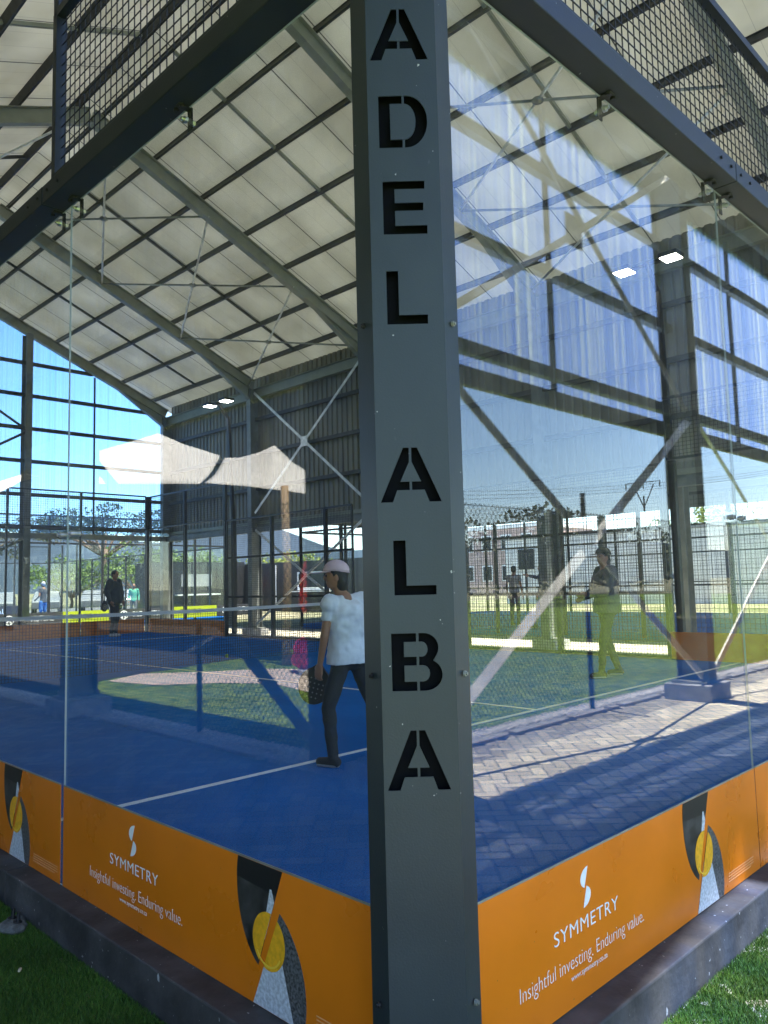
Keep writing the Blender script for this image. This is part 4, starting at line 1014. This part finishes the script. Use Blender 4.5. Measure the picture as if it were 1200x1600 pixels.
JKT = C_('dark_jacket', (.035, .05, .055)); CHAR = C_('charcoal_shirt', (.07, .075, .08)); BLUES = C_('blue_shorts', (.08, .2, .38)); GRN = C_('green_hoodie', (.10, .36, .22))
JEAN = C_('jeans', (.03, .09, .30)); GREYT = C_('grey_top', (.35, .35, .36)); PLUM = C_('plum_trousers', (.07, .04, .09)); NAVY = C_('navy_top', (.04, .05, .12))

CHARW = mat('racket_hole', (.25, .25, .25), .6)
def racket(parent_loc, rz, label, tilt=(0, 0, 0), hole=WHITE):
    t = thing('padel_racket', label, 'racket', parent_loc, 0); t.rotation_euler = tilt
    pr = [(.125 * math.sin(a), .155 + .135 * math.cos(a)) for a in np.linspace(-math.pi * .86, math.pi * .86, 30)]
    q = MB(); q.prism([(x, z) for x, z in pr] + [(.02, .0), (-.02, .0)][::1], lambda u, v, tt: (u, tt, v), -.017, .017); q.build('face', BLACK, t, bevel=.004)
    q = MB()
    for i in range(-2, 3):
        for j in range(-2, 3):
            if abs(i) + abs(j) < 4: q.tube([(i * .034, -.0185, .17 + j * .034), (i * .034, .0185, .17 + j * .034)], .006, 8)
    q.build('drill_holes', hole, t)
    q = MB(); q.cap((0, 0, -.15), (0, 0, .0), .016, .015); q.build('grip', BLACK, t, smooth=True)
    return t
# the near player: local x = person's right, y = forward
person((2.29, 2.80, 0), R(4), 'player in white t-shirt, pink cap and black trousers walking on the blue court', H=1.43,
       P=dict(head=(-.085, .03, 1.59), neck=(-.045, -.01, 1.44), chest=(.0, -.01, 1.27), waist=(.02, 0, 1.06), pelvis=(.03, .0, .93), shL=(-.185, .01, 1.355), shR=(.19, -.02, 1.37), elL=(-.235, .03, 1.09), wrL=(-.225, .10, .855), wrR=(.24, .19, .93), elR=(.24, -.02, 1.13),
              hipL=(-.06, 0, .89), hipR=(.12, -.0, .88), knL=(-.135, .10, .475), anL=(-.16, .03, .088), knR=(.20, -.10, .50), anR=(.28, -.42, .15), footL=(-.25, 1, 0), footR=(.2, 1, -.5)),
       top=WT, legs=BLK, shoes=SHOEB, cap=CAPP, longhair=True, vox=.010, headturn=R(44), detail=True, bulk=1.38)
racket((2.31, 3.12, .66), 0, 'black padel racket held low in front of the near player', tilt=(R(176), R(14), R(-62)), hole=CHARW)
person((8.41, 18.86, 0), R(215), 'player in dark open jacket and black trousers facing the camera at the far end', H=1.80,
       P=dict(shL=(-.20, 0, 1.42), shR=(.20, 0, 1.42), elL=(-.35, -.02, 1.16), elR=(.35, -.02, 1.16), wrL=(-.33, .06, .93), wrR=(.32, .08, .93)), top=JKT, legs=BLK, shoes=mat('white_shoe', (.6, .6, .58), .6), sleeves='long', bulk=1.6)
racket((8.02, 18.62, .98), 0, 'black padel racket hanging from the far player\'s hand', tilt=(R(180), 0, R(30)))
person((7.62, 3.75, 0), R(50), 'player in dark clothes and dark cap seen from the side through the right glass', H=1.63, top=CHAR, legs=BLK, shoes=SHOEB, cap=BLK, sleeves='long', headturn=R(20), longhair=True,
       P=dict(knL=(-.12, .12, .50), anL=(-.12, .16, .09), knR=(.10, -.02, .49), anR=(.10, -.16, .10), elL=(-.27, .10, 1.16), wrL=(-.12, .30, 1.12), elR=(.28, .08, 1.14), wrR=(.12, .30, 1.06)), bulk=1.5)
person((12.5, 34.0, Gz), R(20), 'man in charcoal t-shirt and blue shorts on the court beyond the far end', H=1.88, top=CHAR, legs=BLUES, shoes=SHOEB, shorts=True, hair=mat('grey_cap', (.4, .4, .4), .8), P=dict(wrL=(-.16, .25, 1.0)), vox=.018)
person((16.8, 34.0, Gz), R(150), 'person in green hoodie walking beyond the far end wall', H=1.72, top=GRN, legs=CHAR, shoes=SHOEB, sleeves='long', vox=.018, P=dict(knL=(-.1, .15, .5), anL=(-.1, .22, .1)))
person((15.6, 10.0, 0), R(55), 'person in blue jeans and navy top pointing on the neighbouring court', H=1.66, top=NAVY, legs=JEAN, shoes=SHOEB, sleeves='long', vox=.016, P=dict(elL=(-.25, .22, 1.36), wrL=(-.2, .45, 1.42), knR=(.12, .12, .5), anR=(.14, .18, .1)), hair=BLK)
person((16.6, 11.6, 0), R(-80), 'person in grey top and plum trousers beside the one pointing', H=1.66, top=GREYT, legs=PLUM, shoes=SHOEB, vox=.016)
person((23.5, 10.0, 0), R(120), 'distant player in white bending at the back of the neighbouring court', H=1.7, top=WT, legs=GREYT, shoes=SHOEB, vox=.02, P=dict(head=(0, .28, 1.45), neck=(0, .18, 1.36), chest=(0, .12, 1.22), shL=(-.17, .16, 1.32), shR=(.17, .16, 1.32), elL=(-.22, .3, 1.08), wrL=(-.15, .5, 1.0), knL=(-.15, .12, .5), anL=(-.2, .0, .09)))

# ------------------------------------------------------------------ neighbouring courts
def cage(x0, y0, x1, y1, label, slab, posts_step=2.0, boards=None):
    t = thing('padel_cage', label, 'court cage', (0, 0, 0), 0, 'neighbouring padel courts')
    b_ = MB(); b_.box((x0, y0, Gz - .01), (x1, y1, .0)); struct(b_.build('court_floor', slab))
    n = 0
    for (ax, ay, bx, by) in ((x0, y0, x1, y0), (x0, y1, x1, y1), (x0, y0, x0, y1), (x1, y0, x1, y1)):
        L_ = math.hypot(bx - ax, by - ay); m = round(L_ / posts_step)
        for i in range(m + 1):
            x = ax + (bx - ax) * i / m; y = ay + (by - ay) * i / m; end = (L_ < 12) or i * 2 <= 4 or (m - i) * 2 <= 4
            q = MB(); q.box((x - .04, y - .04, -.1), (x + .04, y + .04, 4.0 if end else 3.0)); q.build('cage_post', BLACK, t)
        for z in (3.0,) + ((4.0,) if L_ < 12 else ()):
            q = MB(); q.bar((ax, ay, z), (bx, by, z), .06, .06); q.build('cage_rail', BLACK, t)
        u = Vector((bx - ax, by - ay, 0)).normalized()
        if L_ < 12:
            q = MB(); q.bar((ax, ay, 1.5), (bx, by, 1.5), .012, 2.9); q.build('glass_wall', GLASSF, t)
            q = MB(); wires(q, (ax, ay, 3.03), u, (0, 0, 1), L_, .95, .1, .1, .007); q.build('wire_grid', WIRE, t)
        else:
            for a in (0, L_ - 4):
                p = Vector((ax, ay, 1.5)) + u * a; q = MB(); q.bar(p, p + u * 4, .012, 2.9); q.build('glass_wall', GLASSF, t)
            p = Vector((ax, ay, .05)) + u * 4.02; q = MB(); wires(q, p, u, (0, 0, 1), L_ - 8.04, 2.92, .1, .1, .007); q.build('wire_grid', WIRE, t)
            for z in (1.0, 2.0):
                q = MB(); q.bar(p + Vector((0, 0, z)), p + u * (L_ - 8.04) + Vector((0, 0, z)), .04, .04); q.build('cage_rail', BLACK, t)
    return t
cage(15.0, -1.0, 25.0, 19.0, 'black caged padel court with blue floor beyond the far side', COURT)
cage(27.0, 2.0, 37.0, 22.0, 'black caged padel court before the white wall', COURT) if False else None
cage(8.0, 27.2, 18.0, 47.2, 'glass walled padel court beyond the far end wall', COURT)
# boards along the far court's glass
def flower(mb, cx, cz, r_, mp_):
    ring = []
    for i in range(24):
        a0, a1 = i * math.pi / 12, (i + 1) * math.pi / 12
        mb.prism([(cx + r_ * math.cos(a0), cz + r_ * math.sin(a0)), (cx + r_ * math.cos(a1), cz + r_ * math.sin(a1)), (cx + .82 * r_ * math.cos(a1), cz + .82 * r_ * math.sin(a1)), (cx + .82 * r_ * math.cos(a0), cz + .82 * r_ * math.sin(a0))], mp_, 0, .004)
    for i in range(5):
        a = math.pi / 2 + i * 2 * math.pi / 5; b_ = .35
        mb.prism([(cx, cz), (cx + r_ * .7 * math.cos(a - b_), cz + r_ * .7 * math.sin(a - b_)), (cx + r_ * .85 * math.cos(a), cz + r_ * .85 * math.sin(a)), (cx + r_ * .7 * math.cos(a + b_), cz + r_ * .7 * math.sin(a + b_))], mp_, 0, .004)
def board(x0, x1, y, z0_, z1_, kind, label):
    t = thing('advertising_board', label, 'board', (0, 0, 0), 0, 'advertising boards beyond the far end wall')
    q = MB(); q.box((x0, y, z0_), (x1, y + .01, z1_)); q.build('panel', YELLOW if kind == 'y' else DGREY, t)
    h = z1_ - z0_; mp_ = lambda u, v, tt: (u, y - .001 - tt, v)
    if kind == 'y': txt, xa, wd = 'TAKE YOUR', x0 + (x1 - x0) * .15, (x1 - x0) * .48
    else: txt, xa, wd = 'OLD MUTUAL', x0 + (x1 - x0) * .34, (x1 - x0) * .52
    me = text_mesh(txt, wd, h * .42, .003, DGREY if kind == 'y' else WHITE)
    for v in me.vertices: v.co = Vector((xa + v.co.x, y - .004 + v.co.z, z0_ + h * .36 + v.co.y))
    link('lettering', me, t)
    if kind != 'y': q = MB(); flower(q, x0 + (x1 - x0) * .22, z0_ + h * .52, h * .36, mp_); q.build('emblem', WHITE, t)
board(8.1, 10.5, 27.15, .05, .52, 'd', 'charcoal board with white lettering at the far left'); board(10.5, 12.25, 27.15, .05, .52, 'y', 'yellow board behind the far player')
board(12.25, 15.0, 27.15, .05, .52, 'd', 'charcoal board with white lettering right of the far player'); board(15.0, 17.0, 27.15, .05, .52, 'y', 'yellow board farthest right beyond the end wall')
board(17.0, 19.0, 27.15, .05, .52, 'd', 'charcoal board at the right end of the row')
board(8.0, 12.4, 36.5, .1, .65, 'd', 'charcoal board standing behind the man in blue shorts')

# ------------------------------------------------------------------ buildings behind
ch = thing('added_sky_blocker', 'long charcoal block added behind the tents to keep sky out of the left glass', 'building')
q = MB(); q.box((-22, -6, Gz - .1), (-14.5, 60, 8.5)); q.build('wall', mat('sky_blocker_cladding', (.035, .036, .036), .7, 0, .15, 3), ch)  # added dark block, hides the sky from the left glass reflection
q = MB(); q.box((-22.4, -6.4, 8.5), (-14.1, 60.4, 8.8)); q.build('roof', BOARDB, ch)
for y in range(-3, 58, 6):
    q = MB(); q.box((-14.5, y, .9), (-14.44, y + 2.4, 2.3)); q.build('window', DARKW, ch)
q = MB(); q.v = [(x, y, Gz - .003) for x, y in ((-2.95, 9.9), (-4.4, 10.7), (-10.2, 12.7), (-10.2, -6), (-14.4, -6), (-14.4, 60), (-2.95, 60))]; q.f = [tuple(range(7))]; struct(q.build('lawn_shade_sheet', LAWN_SHADE))  # flat dark sheet painted as shade over the far part of the lawn
nc = thing('added_shade_canopy', 'open sided steel canopy added to shade the neighbouring court beyond the far side', 'canopy')
q = MB(); q.box((14.4, -3, 7.4), (26.5, 23, 7.5)); q.build('roof', CORR, nc)  # added roof, keeps the sun off the neighbouring court
q = MB(); q.box((26.3, -3, 3.7), (26.36, 23, 7.39)); q.box((14.5, 22.9, 3.7), (26.3, 22.96, 7.39)); q.build('sky_block_fascia', CORR, nc)  # added sheets that block the bright sky above the white wall
for x in (14.6, 26.2):
    for y in (-2.6, 5.8, 14.2, 22.6):
        q = MB(); q.ibeam((x, y, Gz), (x, y, 7.4), .2, .3, (1, 0, 0)); q.build('column', COL, nc)
wl = thing('perimeter_wall', 'long white industrial wall behind the neighbouring court', 'wall')
q = MB(); q.box((38, -14, Gz - .1), (38.4, 27.5, 3.7)); q.build('wall', WHITEP, wl)
q = MB(); q.box((37.95, -14.05, 3.70), (38.45, 27.55, 3.86)); q.build('coping', CONC, wl)
for y in (4.0, 25.4):
    q = MB(); q.box((37.93, y, 1.9), (37.99, y + 1.1, 3.1)); q.build('window', DARKW, wl)
bh = thing('brick_house', 'two storey red brick house with white windows above the wall', 'house')
q = MB(); q.box((62, 41, Gz), (72, 53, 6.4)); q.build('wall', BRICK, bh)
q = MB(); q.box((61.9, 40.9, 6.4), (72.1, 53.1, 6.75)); q.build('roof', WHITEP, bh)
for y in (41.8, 44.2, 46.6, 49.0, 51.2):
    for z in (1.2, 4.2):
        q = MB(); q.box((61.93, y, z), (61.98, y + 1.3, z + 1.6)); f_ = q.build('window', WHITEP, bh)
        q = MB(); q.box((61.9, y + .12, z + .12), (61.925, y + .6, z + 1.48)); q.box((61.9, y + .7, z + .12), (61.925, y + 1.18, z + 1.48)); q.build('pane', DARKW, f_)
kk = thing('food_kiosk', 'black container kiosk with open serving hatch', 'kiosk', (26, 24.5, Gz))
q = MB(); q.box((0, 0, 0), (2.6, 13.5, 2.75)); q.build('cabin', BOARDB, kk)
q = MB(); q.box((-.05, 5.6, 1.15), (-.01, 8.4, 2.15)); q.build('hatch_frame', WHITEP, kk)
q = MB(); q.box((-.08, 5.75, 1.3), (-.055, 8.25, 2.05)); q.build('hatch_opening', DARKW, kk)
q = MB(); q.box((-.5, 5.5, 1.06), (-.06, 8.5, 1.12)); q.build('counter', WHITEP, kk)
q = MB(); q.box((-.07, 10.3, .3), (-.02, 10.36, 2.6)); q.build('drain_pipe', WHITEP, kk)
k2 = thing('shop_cabin', 'dark shop cabin with a pale counter beyond the far corner', 'kiosk', (20.5, 38, Gz))
q = MB(); q.box((0, 0, 0), (5.5, 3, 2.9)); q.build('cabin', BOARDB, k2)
q = MB(); q.box((.8, -.35, 1.0), (3.6, -.02, 1.08)); q.build('counter', WHITEP, k2)
q = MB(); q.box((1.2, -.05, 1.5), (3.2, -.02, 2.2)); q.build('sign', mat('sign_grey', (.3, .3, .3), .6), k2)
q = MB(); q.box((4.2, -.2, 1.3), (4.7, -.02, 2.1)); q.build('poster', RED, k2)
# asphalt car park with cars
q = MB(); q.quad((2, 49, Gz - .006), (90, 49, Gz - .006), (90, 64, Gz - .006), (2, 64, Gz - .006)); struct(q.build('car_park', ASPH))
BLACKW = mat('car_window', (.01, .01, .012), .8, spec=.05)
def car(x, y, rz, paint, label):
    t = thing('parked_car', label, 'car', (x, y, Gz), rz, 'cars parked beyond the courts')
    q = MB(); prof = [(-2.1, .3), (-2.15, .75), (-1.95, .92), (-1.45, .98), (-.9, 1.42), (.55, 1.46), (1.15, 1.02), (1.95, .86), (2.12, .7), (2.1, .3)]
    q.prism(prof, lambda u, v, tt: (u, tt * (1 - .16 * max(0, v - .95) / .5), v), -.86, .86); q.build('body', paint, t, bevel=.06)
    q = MB(); q.prism([(-1.3, 1.0), (-.86, 1.36), (.5, 1.40), (1.0, 1.03)], lambda u, v, tt: (u, tt * (1 - .16 * max(0, v - .95) / .5), v), -.868, .868); q.build('side_window', BLACKW, t)
    q = MB(); q.quad((.62, -.66, 1.42), (.62, .66, 1.42), (1.17, .74, 1.04), (1.17, -.74, 1.04)); o = q.build('windscreen', BLACKW, t); o.location = (.02, 0, .02)
    for dx in (-1.3, 1.32):
        for dy in (-.8, .8):
            q = MB(); q.tube([(dx, dy - .1, .32), (dx, dy + .1, .32)], .32, 18); wq = q.build('wheel', BLACK, t)
            q = MB(); q.tube([(dx, dy - .105, .32), (dx, dy + .105, .32)], .19, 14); q.build('rim', SILVER, wq)
    for dy in (-.65, .65):
        q = MB(); q.ell((2.06, dy, .72), (.08, .16, .09), 10, 6); q.build('headlight', WHITE, t, smooth=True)
    return t
CW = mat('car_white', (.20, .21, .22), .3); CS = mat('car_silver', (.45, .47, .5), .25, .5); CB = mat('car_blue', (.05, .12, .28), .2); CK = mat('car_black', (.03, .03, .035), .2)
for i, (x, m, lab) in enumerate(((14, CK, 'black car farthest left in the car park'), (17.2, CW, 'white car second from the left in the car park'), (20.3, CW, 'white car just left of the far player'), (23.4, CW, 'white car behind the far player'), (26.5, CS, 'silver car right of the far player'), (29.6, CW, 'white car beside the corner post'), (32.8, CK, 'black car next to the blue one'), (36.0, CB, 'blue car right of the far corner column'), (39.2, CW, 'white car at the right end of the row'))):
    car(x, 52.5 + (i % 3) * .3, R(62 + (i * 7) % 10), m, lab)

# ------------------------------------------------------------------ trees, hedge, hills, pylon
def tree(x, y, h, rad, m, label, flat=.5, n=4200, leaf=.22, base=.45, seed=1, name='tree', group='trees beyond the courts', clumps=26):
    r_ = np.random.RandomState(seed); t = thing(name, label, 'tree', (x, y, Gz), 0, group)
    q = MB(); q.tube([(0, 0, -.1), (.1 * rad * .3, 0, h * base * .5), (0, 0, h * base)], [h * .035, h * .028, h * .022], 10)
    cl = []
    for i in range(clumps):
        a = r_.uniform(0, 6.28); rr = rad * math.sqrt(r_.uniform(.02, 1)); zz = h * base + (h * (1 - base)) * r_.uniform(.25, .92) * (1 - .35 * (rr / rad) ** 2)
        c = (rr * math.cos(a), rr * math.sin(a), zz); cl.append((c, rad * r_.uniform(.18, .36)))
        if i % 2 == 0: q.tube([(0, 0, h * base * .85), (c[0] * .45, c[1] * .45, h * base + (zz - h * base) * .35), (c[0], c[1], zz - .05 * h)], [h * .016, h * .010, h * .004], 6)
    q.build('trunk', BARK, t, smooth=True)
    V = []
    for (c, cr) in cl:
        k = int(n / clumps); d = r_.normal(0, 1, (k, 3)); d /= np.linalg.norm(d, axis=1)[:, None]; d *= (r_.uniform(.35, 1, k) ** .5)[:, None] * cr; d[:, 2] *= flat
        p = d + np.array(c); a1 = r_.normal(0, 1, (k, 3)); a1 /= np.linalg.norm(a1, axis=1)[:, None]; b1 = np.cross(a1, r_.normal(0, 1, (k, 3))); b1 /= np.linalg.norm(b1, axis=1)[:, None]
        s_ = (r_.uniform(.6, 1.3, k) * leaf / 2)[:, None]; V.append(np.stack([p - a1 * s_, p + b1 * s_ * .7, p + a1 * s_, p - b1 * s_ * .7], 1))
    numpy_mesh('crown', np.concatenate(V), 4, m, None, t); return t
tree(31.5, 68, 9.5, 6.2, LEAFD, 'umbrella pine with dark branching crown beyond the car park', .42, 5200, .24, .55, 4, 'pine_tree')
tree(22, 76, 8.5, 5.0, LEAFD, 'dark pine at the left edge beyond the car park', .5, 4000, .24, .5, 5, 'pine_tree')
tree(33.5, 66, 5.6, 4.4, LEAF, 'bright green tree left of the far corner post', .75, 4600, .22, .25, 7)
tree(39.5, 67, 6.2, 4.2, LEAF, 'bright green tree just right of the bright tree at the corner', .75, 4200, .22, .25, 8)
tree(27.5, 66, 4.6, 3.6, LEAF, 'low green tree behind the white cars', .8, 3600, .22, .2, 9)
tree(47, 66, 5.0, 3.4, LEAFY, 'yellow green tree behind the shop cabin', .8, 3400, .22, .2, 10)
tree(60, 74, 6.2, 4.0, LEAFY, 'yellow green round tree above the kiosk', .8, 3600, .24, .2, 11)
tree(66, 58, 6.0, 3.6, LEAF, 'green tree right of the kiosk', .8, 3400, .24, .2, 12)
tree(56, 22, 7.2, 4.5, LEAFY, 'yellow green tree over the white wall behind the pylon', .8, 3800, .24, .2, 13)
# mirrored side: hedge, trees, hills behind the back fence
for i, (x, y, h, rd) in enumerate(((30, -30, 5.5, 5), (38, -27, 6.2, 5.5), (47, -29, 5.8, 5.5), (22, -33, 5.0, 4.5), (57, -31, 6.5, 6), (68, -36, 7, 6), (14, -38, 4.6, 4.5))):
    tree(x, y, h, rd, LEAFD, 'dark shrubby tree along the lawn behind the fence, %s' % ['second nearest the pylon', 'nearest the pylon', 'just right of the pylon', 'over the jeans wearer', 'well right of the pylon', 'farthest right of all', 'farthest left of all'][i], .8, 4200, .3, .12, 30 + i, 'shrub_tree', 'dark trees behind the lawn')
for i, (x, y, h, rd) in enumerate(()):
    tree(x, y, h, rd, LEAFD, 'dark tree on the lawn side behind the tents, %s' % ['second from the gum pole', 'behind the large tent', 'closest to the gum pole', 'farthest away'][i], .8, 4200, .3, .12, 50 + i, 'shrub_tree', 'dark trees behind the tents')
def hills(name, pts, depth, ph=1):
    q = MB(); n = len(pts)
    for (x, y, z) in pts: q.v += [(x, y, Gz - 1), (x, y, z)]
    c = Vector((0, 0, 0))
    for (x, y, z) in pts: d = Vector((x, y, 0)).normalized() * depth; q.v += [(x + d.x, y + d.y, z * .6)]
    for i in range(n - 1):
        q.f.append((2 * i, 2 * i + 2, 2 * i + 3, 2 * i + 1)); q.f.append((2 * i + 1, 2 * i + 3, 2 * n + i + 1, 2 * n + i))
    return struct(q.build(name, HILL))
def ridge(R0, a0, a1, hb, ha, n=60, seed=0):
    r_ = random.Random(seed); f_ = [(r_.uniform(2, 9), r_.uniform(0, 6), r_.uniform(.3, 1)) for _ in range(5)]; out = []
    for i in range(n + 1):
        a = R(a0 + (a1 - a0) * i / n); t = i / n; z = hb + ha * sum(c * math.sin(k * t * 3 + p) for k, p, c in f_) / 2.5
        out.append((R0 * math.cos(a), R0 * math.sin(a), max(2, z)))
    return out
hills('mountain_ridge', ridge(1500, 44, 92, 95, 45, seed=3), 400)
hills('hill', ridge(520, -52, -6, 20, 7, seed=9), 200)
hills('hill', ridge(620, 4, 40, 14, 5, seed=12), 200)
# pylon with wires (mirrored)
def pylon(x, y, label):
    t = thing('power_pole', label, 'power pole', (x, y, Gz), R(35), 'power poles behind the lawn')
    q = MB(); q.tube([(0, 0, 0), (0, 0, 15)], [.2, .14], 8); q.build('pole', GALVD, t)
    q = MB(); q.bar((0, 0, 13), (-1.9, 0, 17), .14, .14, (0, 1, 0)); q.bar((0, 0, 13), (1.9, 0, 17), .14, .14, (0, 1, 0)); q.bar((-3.2, 0, 17.0), (3.2, 0, 17.6), .14, .14, (0, 1, 0)); q.build('cross_arm', GALVD, t)
    for dx in (-3.1, 0, 3.1):
        q = MB(); q.tube([(dx, 0, 17.2 + dx * .09), (dx, 0, 16.2 + dx * .09)], .09, 6); q.build('insulator', GALVD, t)
pylon(122, -60, 'steel power pole with a V shaped head above the dark trees'); pylon(60, -96, 'steel power pole farther left behind the fence')
for k, dz in enumerate((16.0, 16.3, 16.6)):
    q = MB(); off = (k - 1) * 2.6
    pts = [(60 + (122 - 60) * t - off * .5, -96 + 36 * t + off, dz - 6 * t * (1 - t)) for t in np.linspace(-.6, 1.9, 40)]
    q.tube(pts, .03, 5); tag(q.build('power_line', BLACK), ['lowest', 'middle', 'highest'][k] + ' power line strung between the steel power poles', 'cable', 'power lines')
